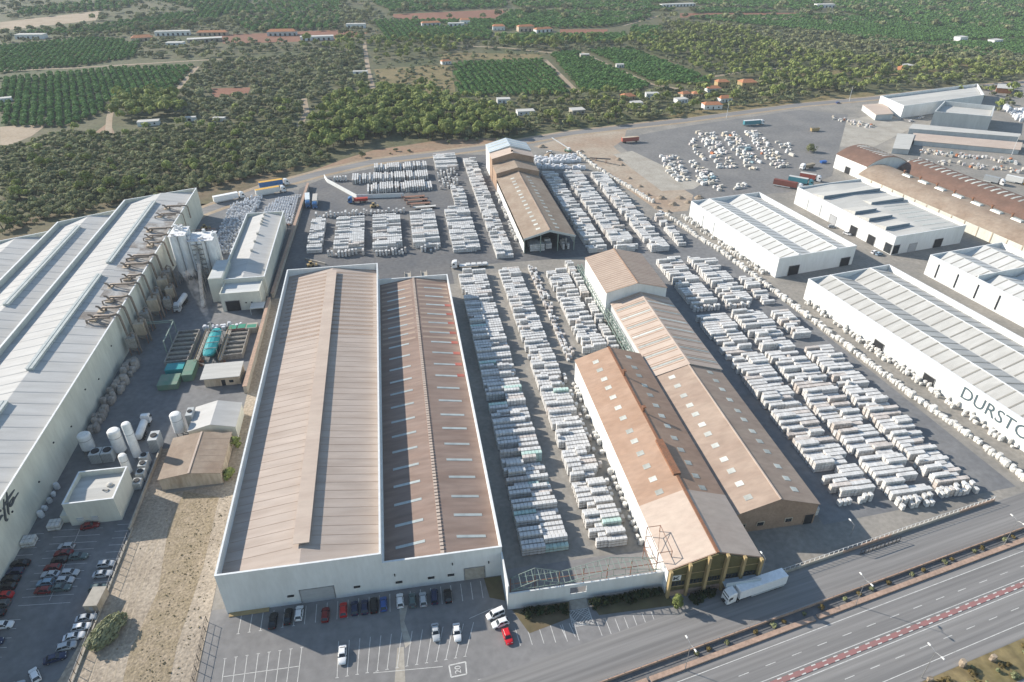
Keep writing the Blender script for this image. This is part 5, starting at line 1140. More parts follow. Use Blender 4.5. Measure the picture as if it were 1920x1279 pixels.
# skips and containers
for lab, x, y, w, d, h, m in (('open dark teal skip beside the green cabin', -87.2, 214.4, 6.0, 4.2, 2.4, 'teal'), ('flat grey green lidded container nearest the camera in the plant yard', -87.6, 205.4, 6.4, 6.6, 2.2, 'green_paint'), ('green cabin container with pale roof beside the beige pump house', -80.4, 209.6, 3.4, 9.5, 2.8, 'green_paint')):
    t = thing('green_container', lab, 'container', (x, y, 0)); MB().box(0, 0, .15, w, d, h).build('body', m, t); b = MB()
    for k in np.arange(.3, d, .9): b.box(-.05, k, .2, -.003, k+.25, h-.1); b.box(w+.003, k, .2, w+.05, k+.25, h-.1)
    b.build('rib', m, t); MB().box(-.06, -.06, h+.003, w+.06, d+.06, h+.12).build('lid', 'green_paint' if 'skip' not in lab else 'teal', t)
# small buildings
BH = thing('pump_house', 'small beige pump house with pale overhanging flat roof', 'building', (-73.0, 204.2, 0)); MB().box(.9, .9, 0, 12.6, 9, 3.6).build('wall', 'stain_wall', BH); MB().hexa([(0, 0, 3.7), (13, 0, 3.7), (13, 9.2, 3.9), (0, 9.2, 3.9), (0, 0, 3.95), (13, 0, 3.95), (13, 9.2, 4.15), (0, 9.2, 4.15)]).build('roof', 'roof_R', BH); MB().box(6.4, .83, 0, 7.7, .897, 2.4).build('door', 'dark', BH); MB().box(9, .83, 1.1, 10.4, .897, 2.1).build('window', 'glass', BH)
WG = hall('white_gable_house', 'white roofed gabled house between the brown hut and the pump house', -70.4, 175.4, -56.6, 187.4, 4.6, 6.4, 'cream_wall', 'roof_white', rz=0, over=.2, cat='building')
HU = hall('brown_hut', 'brown roofed stained hut at the top of the dirt strip', -74.2, 155.6, -57.6, 173.4, 4.0, 5.2, 'stain_wall', 'roof_dust', over=.25, cat='building'); ridge_cap(HU, 'roof_plaster', .5)
for y in np.arange(2, 16.5, 2.6):
    xa, za = on_roof(HU, 0, 1, .03); xb, zb = on_roof(HU, 0, 1, .95); MB().beam((xa, y, za), (xb, y, zb), .1, h=.08).build('sheet_seam', 'roof_tan', HU['roof'])
FB = thing('flat_roofed_house', 'cream flat roofed box building with parapet beside the staff car park', 'building', (-94.6, 145.6, 0)); b = MB(); w, d, h = 12.6, 12.4, 8.0
b.box(0, 0, 0, w, .3, h); b.box(0, d-.3, 0, w, d, h); b.box(0, .3, 0, .3, d-.3, h); b.box(w-.3, .3, 0, w, d-.3, h); b.build('wall', 'cream_wall', FB)
b = MB(); b.box(-.05, -.05, h+.003, w+.05, .35, h+.12); b.box(-.05, d-.35, h+.003, w+.05, d+.05, h+.12); b.box(-.05, .35, h+.003, .35, d-.35, h+.12); b.box(w-.35, .35, h+.003, w+.05, d-.35, h+.12); b.build('coping', 'coping', FB)
b = MB(); b.poly([(.3, .3, 6.3), (w-.3, .3, 6.3), (w-.3, d/2, 6.9), (.3, d/2, 6.9)]); b.poly([(.3, d/2, 6.9), (w-.3, d/2, 6.9), (w-.3, d-.3, 6.3), (.3, d-.3, 6.3)]); rf = b.build('roof', 'roof_R', FB)
MB().lathe((9.4, 6.8, 6.8), [(.8, 0), (.8, .5), (.2, .75)], 10).build('roof_vent', 'vent', rf); MB().tube([(8, 5.2, 6.8), (8.4, 4.8, 7.2), (9.2, 4.7, 7.0), (9.8, 5, 6.85)], .12, 6).build('cable', 'dark', rf)
for xx in (2, 5.6): MB().box(xx, -.4, 1.6, xx+1.6, -.003, 2.6).build('air_conditioner', 'grey_wall', FB)
MB().box(-2.8, 1.5, 0, -.003, 8.5, 2.6).build('side_annex', 'cream_wall', FB)
# tanks
for lab, x, y, r0, h in (('squat white tank nearest the factory wall', -100.0, 176.6, 1.9, 7.0), ('broad white tank with two rings in the tank row', -90.2, 174.0, 1.8, 9.4), ('tallest slim white tank of the tank row', -84.4, 170.4, 1.25, 14.0), ('small white tank against the flat roofed house', -85.0, 163.4, 1.15, 8.2), ('white tank standing apart beside the brown hut', -74.6, 180.4, 1.7, 8.4)):
    t = thing('white_tank', lab, 'tank', (x, y, 0), 0, 'white gas tanks'); MB().lathe((0, 0, 0), [(r0*.2, 1.0), (r0, 1.6), (r0, h-.6), (r0*.8, h-.15), (r0*.3, h)], 18).build('shell', 'tank_white', t, True)
    MB().lathe((0, 0, 0), [(r0+.04, h*.72), (r0+.06, h*.72+.15)], 18).build('ring', 'steel', t)
    for a in range(4): MB().box(math.cos(a*1.571+.78)*r0*.75-.12, math.sin(a*1.571+.78)*r0*.75-.12, 0, math.cos(a*1.571+.78)*r0*.75+.12, math.sin(a*1.571+.78)*r0*.75+.12, 1.7).build('leg', 'steel', t)
    MB().tube([(r0+.15, 0, .3), (r0+.15, 0, h-.8), (r0*.5, 0, h-.05)], .07, 6).build('pipe', 'steel', t)
for i, (x, y, w, d, h) in enumerate(((-97.6, 170.2, 3.0, 3.4, 3.6), (-94.3, 170.2, 3.0, 3.4, 3.6), (-81.4, 172.5, 2.6, 4.5, 5.0), (-82.6, 166.6, 2.2, 2.4, 3.6), (-82.2, 163.4, 2.2, 2.4, 3.2), (-82.0, 160.2, 2.2, 2.4, 3.0), (-82.2, 156.8, 2.2, 2.6, 2.4), (-72.2, 181.2, 1.9, 4.2, 6.4))):
    t = thing('equipment_cabinet', ['grey vaporiser box beside the squat tank', 'second grey vaporiser box beside the squat tank', 'tall finned vaporiser behind the slim tank', 'grey compressor nearest the slim tank', 'second grey compressor beside the flat roofed house', 'third grey compressor beside the flat roofed house', 'lowest grey compressor at the corner of the flat roofed house', 'finned grey cooler beside the lone white tank'][i], 'equipment', (x, y, 0), 0, 'grey cabinets of the gas plant')
    MB().box(0, 0, .2, w, d, h).build('housing', 'grey_wall', t); b = MB()
    for k in np.arange(.2, w-.1, .4): b.box(k, -.08, .5, k+.12, -.003, h-.2)
    b.build('fin', 'steel', t); MB().lathe((w/2, d/2, h), [(min(w, d)*.38, .003), (min(w, d)*.38, .3)], 10).build('fan_cowl', 'dark', t)
b = MB().box(-79.0, 141, 0, -78.6, 174, 1.3); o = thing('retaining_wall', 'low concrete wall between the plant yard and the dirt strip', 'wall'); b.build('wall', 'concrete', o)
o = thing('boundary_wall', 'long cream boundary wall between the plant yard and the pallet yard', 'wall'); b = MB(); b.prism([(-58.3, 199), (-57.2, 199), (-57.0, 262), (-58.1, 262)], 0, 3.0); b.prism([(-57.4, 267), (-56.4, 267), (-52.4, 404), (-53.4, 404)], 0, 2.4); b.build('wall', 'concrete', o)
b = MB(); b.prism([(-58.5, 199), (-57.0, 199), (-56.8, 262), (-57.9, 262)], 3.003, 3.15); b.prism([(-57.6, 267), (-56.2, 267), (-52.2, 404), (-53.6, 404)], 2.403, 2.55); b.build('coping', 'concrete_pink', o)
o = thing('angled_yard_wall', 'pale angled wall around the pallets beside the back road', 'wall'); P = [Vector(p) for p in ((-44.5, 418), (-42.4, 410), (-24.3, 379.5), (2, 377.6))]; b = MB()
for p, q in zip(P, P[1:]): b.beam((p.x, p.y, 1.2), (q.x, q.y, 1.2), .3, h=2.4)
b.build('wall', 'white_wall', o)
o = thing('goods_yard_kerb', 'slanting low concrete wall at the corner of the left pallet block', 'wall'); b = MB(); b.beam((-46.5, 303, .4), (-37, 296, .4), .6, h=.9); b.build('wall', 'concrete', o)
# loading ramps by the dark yard
for x, lab in ((-1.2, 'pale concrete ramp nearer the beige hall'), (6.0, 'pale concrete ramp nearer the parked flatbed')):
    t = thing('loading_ramp', lab, 'ramp', (x, 262, 0)); MB().hexa([(0, 0, 0), (2.6, 0, 0), (2.6, 16, 0), (0, 16, 0), (0, 0, 1.6), (2.6, 0, 1.6), (2.6, 16, 1.5), (0, 16, 1.5)]).build('deck', 'concrete', t); MB().box(-.1, 0, 1.6, .1, 16, 2.2).box(2.5, 0, 1.6, 2.7, 16, 2.2).build('guard', 'concrete', t)
# steam
st = MB().tube([(-75.2, 236.4, 5.5), (-75.6, 237.6, 9), (-76.8, 239.5, 14), (-78.5, 242, 20), (-80.5, 245, 26)], [.5, 1.1, 1.7, 2.3, 2.6], 10).build('steam', 'dark'); st.data.materials.clear()
m = bpy.data.materials.new('steam'); m.use_nodes = True; N = m.node_tree.nodes; Lk = m.node_tree.links; N.remove(N['Principled BSDF']); pv_ = N.new('ShaderNodeVolumePrincipled'); pv_.inputs['Color'].default_value = (.95, .96, 1, 1)
tc = N.new('ShaderNodeTexCoord'); nz = N.new('ShaderNodeTexNoise'); nz.inputs['Scale'].default_value = .5; nz.inputs['Detail'].default_value = 3; Lk.new(tc.outputs['Object'], nz.inputs['Vector']); mr = N.new('ShaderNodeMapRange'); mr.inputs[1].default_value = .42; mr.inputs[2].default_value = .7; mr.inputs[4].default_value = .08; Lk.new(nz.outputs['Fac'], mr.inputs[0]); Lk.new(mr.outputs[0], pv_.inputs['Density']); Lk.new(pv_.outputs[0], N['Material Output'].inputs['Volume'])
st.data.materials.append(m); tag(st, 'thin white steam plume rising above the teal tank', 'steam', None, 'stuff')

# ------------------------------------------------------------------ street front
FW = thing('street_wall', 'white street wall with a gate opening and bare green roof trusses behind it', 'wall', (16.5, 100.5, 0))
hW = 5.6
b = MB(); b.box(0, 0, 0, 14.6, .35, hW); b.box(18.6, 0, 0, 37.8, .35, hW-.01); b.box(14.6, 0, 4.6, 18.6, .35, hW); b.build('wall', 'white_wall', FW)
MB().box(14.6, .1, 0, 18.6, .25, 2.2).build('gate', 'white_wall', FW); MB().box(14.5, -2.6, -.0, 18.7, -.003, .06).build('threshold', 'concrete', FW)
MB().box(-.35, .02, 0, -.003, 10.2, 8.4).build('end_wall', 'white_wall', FW)
def truss(parent, x0, x1, y, z0, z1, m='green_steel'):
    b = MB(); xc = (x0+x1)/2; b.beam((x0, y, z0), (xc, y, z1), .11); b.beam((xc, y, z1), (x1, y, z0), .11); b.beam((x0, y, z0), (x1, y, z0), .11)
    for k in range(1, 8):
        x = x0+(x1-x0)*k/8; zt = z0+(z1-z0)*(1-abs(x-xc)/(xc-x0)); b.beam((x, y, z0), (x, y, zt), .1)
    return b.build('truss', m, parent)
for x0, x1 in ((.6, 13.2), (13.4, 37)): 
    for y in (.8, 4.2): truss(FW, x0, x1, y, hW+.1, hW+2.6)
b = MB()
for x in np.arange(1.5, 37, 1.5):
    xc, hw2 = (6.9, 6.3) if x < 13.3 else (25.2, 11.8); z = hW+.1+2.5*(1-abs(x-xc)/hw2); b.beam((x, .8, z), (x, 4.2, z-.05), .12)
b.build('purlin', 'green_steel', FW); b = MB(); b.beam((.6, 2.5, hW+.2), (37, 2.5, hW+.2), .14)
for x in range(1, 37, 6): b.box(x-.1, 4.1, 0, x+.1, 4.3, hW+.1)
b.build('tie_bar', 'rust_steel', FW)
OF = thing('office_front', 'olive green office front with ochre pillars and dark windows facing the service road', 'facade', (54.2, 98.55, 0)); w = 23.0
b = MB(); fp = [(0, 0), (w, 0), (w, 8.45), (w/2, 12.45), (0, 8.45)]
b.poly([(p[0], -.6, p[1]) for p in fp]); b.poly([(p[0], -.31, p[1]) for p in fp][::-1])
for k in range(5): p, q = fp[k], fp[(k+1) % 5]; b.poly([(p[0], -.6, p[1]), (p[0], -.31, p[1]), (q[0], -.31, q[1]), (q[0], -.6, q[1])])
b.build('wall', 'olive_wall', OF); MB().box(0, -.9, 0, w, -.603, 1.6).build('plinth', 'concrete_pink', OF)
for i, x in enumerate(np.linspace(.2, w-.2, 6)): MB().box(x-.32, -1.5, 0, x+.32, -.6, 9.1+.35*x if x < w/2 else 9.1+.35*(w-x)).build('pillar', 'ochre', OF)
b = MB()
for i in range(5):
    x0 = .2+i*4.52; MB().box(x0+.6, -.72, 3.3, x0+3.9, -.603, 4.7).build('window', 'glass', OF); MB().box(x0+.5, -.8, 3.1, x0+4.0, -.603, 3.27).build('sill', 'ochre', OF)
    for k in (1.4, 2.2, 3.0): MB().box(x0+k+.2, -.75, 3.3, x0+k+.28, -.723, 4.7).build('mullion', 'olive_wall', OF)
    MB().box(x0+.4, -.7, 7.0, x0+4.1, -.603, 7.15).build('cornice', 'ochre', OF)
sg = MB().box(.7, -.85, 5.4, 3.0, -.62, 7.1).build('sign', 'white_wall', OF); b = MB(); b.box(1.1, -.89, 5.7, 1.5, -.853, 6.8); b.beam((1.5, -.87, 6.2), (2.5, -.87, 6.8), .04, h=.32); b.beam((1.5, -.87, 6.25), (2.5, -.87, 5.75), .04, h=.32); b.build('emblem', 'script', sg)
MB().box(13.6, -3.2, 3.2, 22.4, -.9, 3.4).box(13.6, -3.3, 3.0, 22.4, -3.2, 5.0, m=1).build('canopy', ['roof_blue', 'roof_blue'], OF)
# steel stair frame at the corner
sf = thing('fire_stair', 'rusty steel stair frame leaning on the corner of the rust roofed warehouse', 'stair', (52.4, 101.5, 0)); b = MB()
for x in (0, 3.4):
    for y in (0, 8): b.box(x-.07, y-.07, 0, x+.07, y+.07, 11.5)
for z in (4, 8, 11.4): b.beam((0, 0, z), (0, 8, z), .12); b.beam((3.4, 0, z), (3.4, 8, z), .12); b.beam((0, 0, z), (3.4, 0, z), .12); b.beam((0, 8, z), (3.4, 8, z), .12)
b.build('frame', 'rust_steel', sf); b = MB(); b.beam((0, 0, 8), (3.4, 8, 11.4), .1); b.beam((0, 0, 0), (0, 8, 4), .1); b.beam((0, 8, 4), (0, 0, 8), .1); b.build('brace', 'rust_steel', sf)
# front yard fence in sections on the service road
FE = thing('front_fence', 'red and white painted low wall with railing along the service road', 'fence', (RO.x, RO.y, 0), RA)
for s0, s1, m in ((17, 38, 'concrete'), (38, 54, 'concrete_pink'), (54, 78, 'concrete'), (78, 91, 'concrete_pink')): MB().box(s0, 22.2, 0, s1-.01, 22.5, .9).build('wall_section', m, FE)
b = MB()
for s in np.arange(17, 91, 1.5): b.box(s-.03, 22.3, .9, s+.03, 22.4, 2.0)
b.beam((17, 22.35, 2.0), (91, 22.35, 2.0), .06); b.build('railing', 'coping', FE)
SG = thing('sliding_gate_frame', 'dark sliding gate frame lying open at the yard entrance', 'gate', (*RW(47, 20.4), 0), RA); b = MB()
for z in (.2, 1.8): b.beam((-5, 0, z), (8, 0, z), .12)
for s in np.arange(-5, 8.1, 1.3): b.box(s-.05, -.05, .1, s+.05, .05, 1.85)
b.build('frame', 'dark', SG)
# fence of the front car park toward the dirt strip
CF = thing('car_park_fence', 'dark steel post fence between the dirt strip and the front car park', 'fence', (-52.6, 60, 0)); me = MB().box(-.05, -.05, 0, .05, .05, 2.2).mesh('post', 'dark')
for k in range(21): place('post', me, CF, (-.02*k, k*2.45, 0))
for z in (.3, 1.2, 2.1): MB().beam((0, 0, z), (-.4, 49, z), .06).build('rail', 'dark', CF)
PF = thing('plant_fence', 'thin steel fence along the edge of the staff car park', 'fence', (-78.4, 96, 0))
for k in range(22): place('post', me, PF, (-.0, k*2.1, .2), 0, (1, 1, .8))
MB().beam((0, 0, 1.9), (0, 44, 1.9), .05).build('rail', 'steel', PF); MB().box(-.15, 0, 0, .15, 46, .5).build('kerb', 'concrete', PF)
# street lamps
def lamp(x, y, rz, lab, h=9.4, two=True):
    t = thing('street_lamp', lab, 'street lamp', (x, y, 0), rz, 'street lamps along the highway'); MB().tube([(0, 0, 0), (0, 0, 1.2), (0, 0, h)], [.11, .09, .05], 6).build('pole', 'steel', t)
    for s in ((1, -1) if two else (1,)):
        MB().tube([(0, 0, h-.3), (0, s*.5, h), (0, s*1.5, h+.15)], .05, 6).build('arm', 'steel', t); MB().hexa([(-.16, s*1.3, h+.05), (.16, s*1.3, h+.05), (.16, s*2.1, h+.12), (-.16, s*2.1, h+.12), (-.12, s*1.35, h+.28), (.12, s*1.35, h+.28), (.12, s*2.0, h+.3), (-.12, s*2.0, h+.3)]).build('lamp_head', 'tank_white', t)
lamp(51.6, 79.1, RA, 'double armed street lamp below the front car park'); lamp(97.6, 87.7, RA, 'double armed street lamp opposite the tan roofed warehouse'); lamp(146.1, 97.7, RA, 'double armed street lamp at the right frame edge'); lamp(101.1, 68.9, RA, 'double armed street lamp on the near verge of the highway'); lamp(*RW(44, 26), RA, 'small yard lamp in front of the brown brick gable', 4.5, False); lamp(77.5, 97.0, RA, 'thin lamp at the corner of the olive office front', 9.8, False)
for px, py, lab in ((1592, 190, 'slim roadside mast in the trees beside the back road'), (1362, 222, 'thin pole at the back road by the white houses'), (1897, 290, 'white mast at the end of the long low shed')):
    x, y = G(px, py); t = thing('roadside_mast', lab, 'mast', (x, y, 0)); MB().tube([(0, 0, 0), (0, 0, 12)], [.18, .1], 6).build('pole', 'coping', t); MB().box(-.3, -.15, 12, .3, .15, 12.2).build('head', 'steel', t)

# ------------------------------------------------------------------ vehicles
WHEEL = MB().tube([(0, -.11, 0), (0, .11, 0)], .32, 12).mesh('tyre', 'tyre'); RIM = MB().tube([(0, -.125, 0), (0, .125, 0)], .19, 10).mesh('rim', 'rim')
def tint(o): o['tint'] = 1; return o
def loft(b, secs, m=0):
    i0 = len(b.v); n = len(secs[0])
    for s in secs: b.v += s
    for k in range(len(secs)-1):
        for q in range(n): b.f.append((i0+k*n+q, i0+k*n+(q+1) % n, i0+(k+1)*n+(q+1) % n, i0+(k+1)*n+q)); b.m.append(m)
    b.f.append(tuple(i0+q for q in range(n))[::-1]); b.m.append(m); e = i0+(len(secs)-1)*n; b.f.append(tuple(e+q for q in range(n))); b.m.append(m)
def make_car(kind):
    """x = length, nose to +x"""
    t = thing('parked_car', 'x', 'car'); L_ = {'hatch': 4.0, 'sedan': 4.5, 'van': 4.4}[kind]; hw = .87; b = MB(); secs = []
    for f, zt, k in ((-.5, .62, .80), (-.485, .84, .90), (-.40, .93, .98), (-.1, .93, 1), (.2, .92, 1), (.36, .84, .97), (.46, .74, .88), (.5, .58, .74)):
        x = f*L_; w = hw*k; secs.append([(x, -w, .26), (x, -w*1.02, .5), (x, -w*.95, zt-.04), (x, -w*.8, zt), (x, w*.8, zt), (x, w*.95, zt-.04), (x, w*1.02, .5), (x, w, .26)])
    loft(b, secs); body = b.build('body', 'paint', t, True); tint(body)
    x0, x1, r0, r1, h = {'hatch': (-1.92, .95, -1.5, .25, 1.46), 'sedan': (-1.7, .95, -1.05, .2, 1.44), 'van': (-2.1, 1.25, -2.0, .75, 1.75)}[kind]
    MB().hexa([(x0, -.78, .9), (x1, -.76, .86), (x1, .76, .86), (x0, .78, .9), (r0, -.62, h-.03), (r1, -.60, h-.03), (r1, .60, h-.03), (r0, .62, h-.03)]).build('window', 'glass', t)
    rf = MB().hexa([(r0-.06, -.64, h-.05), (r1+.08, -.62, h-.06), (r1+.08, .62, h-.06), (r0-.06, .64, h-.05), (r0+.08, -.54, h+.03), (r1-.12, -.52, h+.02), (r1-.12, .52, h+.02), (r0+.08, .54, h+.03)]).build('roof', 'paint', t); tint(rf)
    pm = MB()
    for sy in (-1, 1): pm.beam((x1-.02, sy*.755, .87), (r1+.02, sy*.605, h-.03), .07); pm.beam((x0+.02, sy*.775, .9), (r0, sy*.615, h-.03), .12); pm.beam(((r0+r1)/2, sy*.765, .9), ((r0+r1)/2, sy*.615, h-.03), .07)
    pm = tint(pm.build('pillar', 'paint', t)); pm['kind'] = 'stuff'
    for sx in (.31, -.3):
        for sy in (-1, 1): wo = place('wheel', WHEEL, t, (sx*L_, sy*.78, .32)); place('rim', RIM, wo)
    for sy in (-1, 1): MB().hexa([(.455*L_, sy*.5-.14, .56), (.49*L_, sy*.5-.14, .56), (.49*L_, sy*.5+.14, .56), (.455*L_, sy*.5+.14, .56), (.455*L_, sy*.5-.14, .75), (.475*L_, sy*.5-.14, .7), (.475*L_, sy*.5+.14, .7), (.455*L_, sy*.5+.14, .75)]).build('headlight', 'lamp_glass', t); MB().box(-.498*L_, sy*.6-.12, .62, -.482*L_, sy*.6+.12, .82).build('tail_light', 'tail_lamp', t); MB().box(.62, sy*.88-.08, .9, .8, sy*.88+.08, 1.05).build('mirror', 'dark', t)
    return t
CARS = {k: make_car(k) for k in ('hatch', 'sedan', 'van')}; CT = {k: tree_of(v) for k, v in CARS.items()}; used_c = set()
PAL = {'white': (.72, .72, .72), 'silver': (.42, .44, .46), 'black': (.012, .013, .015), 'grey': (.10, .105, .11), 'red': (.45, .012, .014), 'dark red': (.17, .012, .014), 'blue': (.03, .09, .28), 'dark blue': (.012, .025, .07), 'bright red': (.62, .01, .02), 'green grey': (.09, .13, .13), 'pale blue': (.22, .33, .42)}
def put_car(kind, x, y, deg, c, label, group):
    colr = (*PAL[c], 1)
    if kind not in used_c:
        used_c.add(kind); o = CARS[kind]; o.location = (x, y, .045); o.rotation_euler = (0, 0, R(deg)); o['label'] = label; o['group'] = group; o.color = colr
        for ch, gk in CT[kind]:
            if ch.get('tint'): ch.color = colr
        return o
    o = copy_tree(CARS[kind], (x, y, .045), R(deg), label, colr, group, tree=CT[kind]); return o
def Z6(x, y): return G(360+x/3.2, 980+y/3.2)
ORD = ['first', 'second', 'third', 'fourth', 'fifth', 'sixth', 'seventh', 'eighth', 'ninth', 'tenth', 'eleventh', 'twelfth', 'thirteenth', 'last']
FRONT = [(488, 590, 'black', 'sedan'), (578, 565, 'black', 'sedan'), (645, 545, 'white', 'hatch'), (802, 555, 'dark red', 'hatch'), (910, 525, 'red', 'hatch'), (978, 515, 'dark blue', 'hatch'), (1038, 508, 'dark blue', 'hatch'), (1093, 498, 'black', 'van'), (1150, 490, 'blue', 'hatch'), (1250, 470, 'white', 'hatch'), (1324, 468, 'green grey', 'hatch'), (1388, 462, 'silver', 'hatch'), (1456, 445, 'dark blue', 'van'), (1537, 440, 'black', 'hatch')]
for i, (x, y, c, k) in enumerate(FRONT):
    p = Z6(x, y+15); put_car(k, p[0], p[1]+.4, 90+random.uniform(-2, 2), c, '%s car, %s in the row parked along the white hall front' % (c, ORD[i]), 'cars parked along the hall front')
for x, y, c, k, d, lab in ((905, 790, 'white', 'sedan', -90, 'white car parked alone in the middle bays of the front car park'), (1463, 655, 'silver', 'sedan', -88, 'silver car left of the two in the middle bays near the shadow edge'), (1591, 655, 'white', 'sedan', -90, 'white car right of the two in the middle bays near the shadow edge'),
                          (1820, 545, 'white', 'van', 197, 'white car parked sideways at the white wall corner'), (1850, 600, 'white', 'hatch', 192, 'white car beside the bright red car at the wall corner'), (1893, 680, 'bright red', 'hatch', -82, 'bright red car parked at the wall corner')):
    p = Z6(x, y+12); put_car(k, p[0], p[1], d, c, lab, 'cars in the middle of the front car park')
LEFT = [(-93.2, 137.8, 'silver', 0), (-93.1, 135.6, 'dark red', 0), (-93.3, 133.4, 'black', 0), (-94.1, 131.2, 'dark red', 0), (-93.7, 129, 'silver', 0), (-94, 126.6, 'pale blue', 0), (-93.7, 124.3, 'dark red', 0), (-89.0, 133.9, 'green grey', 0), (-89.1, 128.8, 'silver', 0), (-89.5, 126.6, 'silver', 0), (-89.7, 124.4, 'green grey', 0)]
for i, (x, y, c, d) in enumerate(LEFT):
    put_car(('hatch', 'sedan', 'hatch')[i % 3], x, y, (175 if x < -91 else -5)+random.uniform(-2, 2), c, '%s car, %s on the %s side of the staff car park centre line' % (c, ORD[i] if i < 7 else ORD[i-7], 'factory' if x < -91 else 'dirt strip'), 'cars in the centre of the staff car park')
RIGHT = [(-81.3, 130.1, 'silver', 0), (-81.1, 127, 'silver', 0), (-80.9, 122.8, 'green grey', 0), (-80.8, 114.4, 'silver', 5), (-81.0, 112, 'white', 5), (-81.8, 109.7, 'white', 8), (-82.6, 107.4, 'silver', 12), (-84.0, 104.8, 'dark blue', 15), (-86.8, 101.3, 'white', 125), (-90.2, 99.0, 'silver', 20)]
for i, (x, y, c, d) in enumerate(RIGHT): put_car('sedan' if i % 2 else 'hatch', x, y, d, c, '%s car, %s along the dirt strip edge of the staff car park' % (c, ORD[i]), 'cars along the dirt strip')
WALLC = [(-102.6, 134, 'black'), (-102.8, 131.5, 'dark blue'), (-102.9, 129.2, 'black'), (-102.7, 126.9, 'black'), (-102.5, 124.4, 'red'), (-102.0, 121.9, 'grey'), (-102.2, 119.4, 'black'), (-98.8, 115.6, 'white'), (-99.4, 111.4, 'dark blue'), (-99.6, 107.0, 'silver')]
for i, (x, y, c) in enumerate(WALLC): put_car('hatch' if i % 2 else 'sedan', x, y, 175 if i < 7 else 0, c, '%s car, %s in the shade by the cream factory wall' % (c, ORD[i]), 'cars by the factory wall')
put_car('sedan', -89.6, 144.3, 6, 'dark red', 'dark red car parked in front of the flat roofed house', None)
for px, py, d, c, lab in ((1240, 401, -50, 'white', 'white car parked at the end of the bare earth'), (1030, 287, 160, 'white', 'white van parked on the bare earth near the far sheds'), (1708, 228, 20, 'white', 'white car in front of the grey hall'), (1722, 224, 10, 'silver', 'silver car beside the white one in front of the grey hall'), (1728, 221, 5, 'white', 'white van close to the grey hall wall'), (1571, 194, 15, 'blue', 'blue car on the back road near the salvage yard'),
                          (1560, 427, -20, 'silver', 'silver car between the two white units'), (1588, 440, -60, 'white', 'white car at the dark door between the white units'), (1640, 475, 15, 'white', 'white car at the glazed corner of the beige roofed unit'), (1648, 478, 15, 'pale blue', 'pale blue car at the glazed corner of the beige roofed unit')):
    x, y = G(px, py); put_car('hatch', x, y, d, c, lab, None)
CB = thing('site_cabin', 'beige site cabin container at the edge of the staff car park', 'cabin', (-79.6, 118.6, 0), R(-6)); MB().box(-1.5, -2.6, .1, 1.5, 2.6, 2.6).build('body', 'stain_wall', CB); MB().box(-1.6, -2.7, 2.603, 1.6, 2.7, 2.75).build('roof', 'concrete', CB); MB().box(-.4, -2.66, .15, .4, -2.603, 2.1).build('door', 'door_grey', CB)

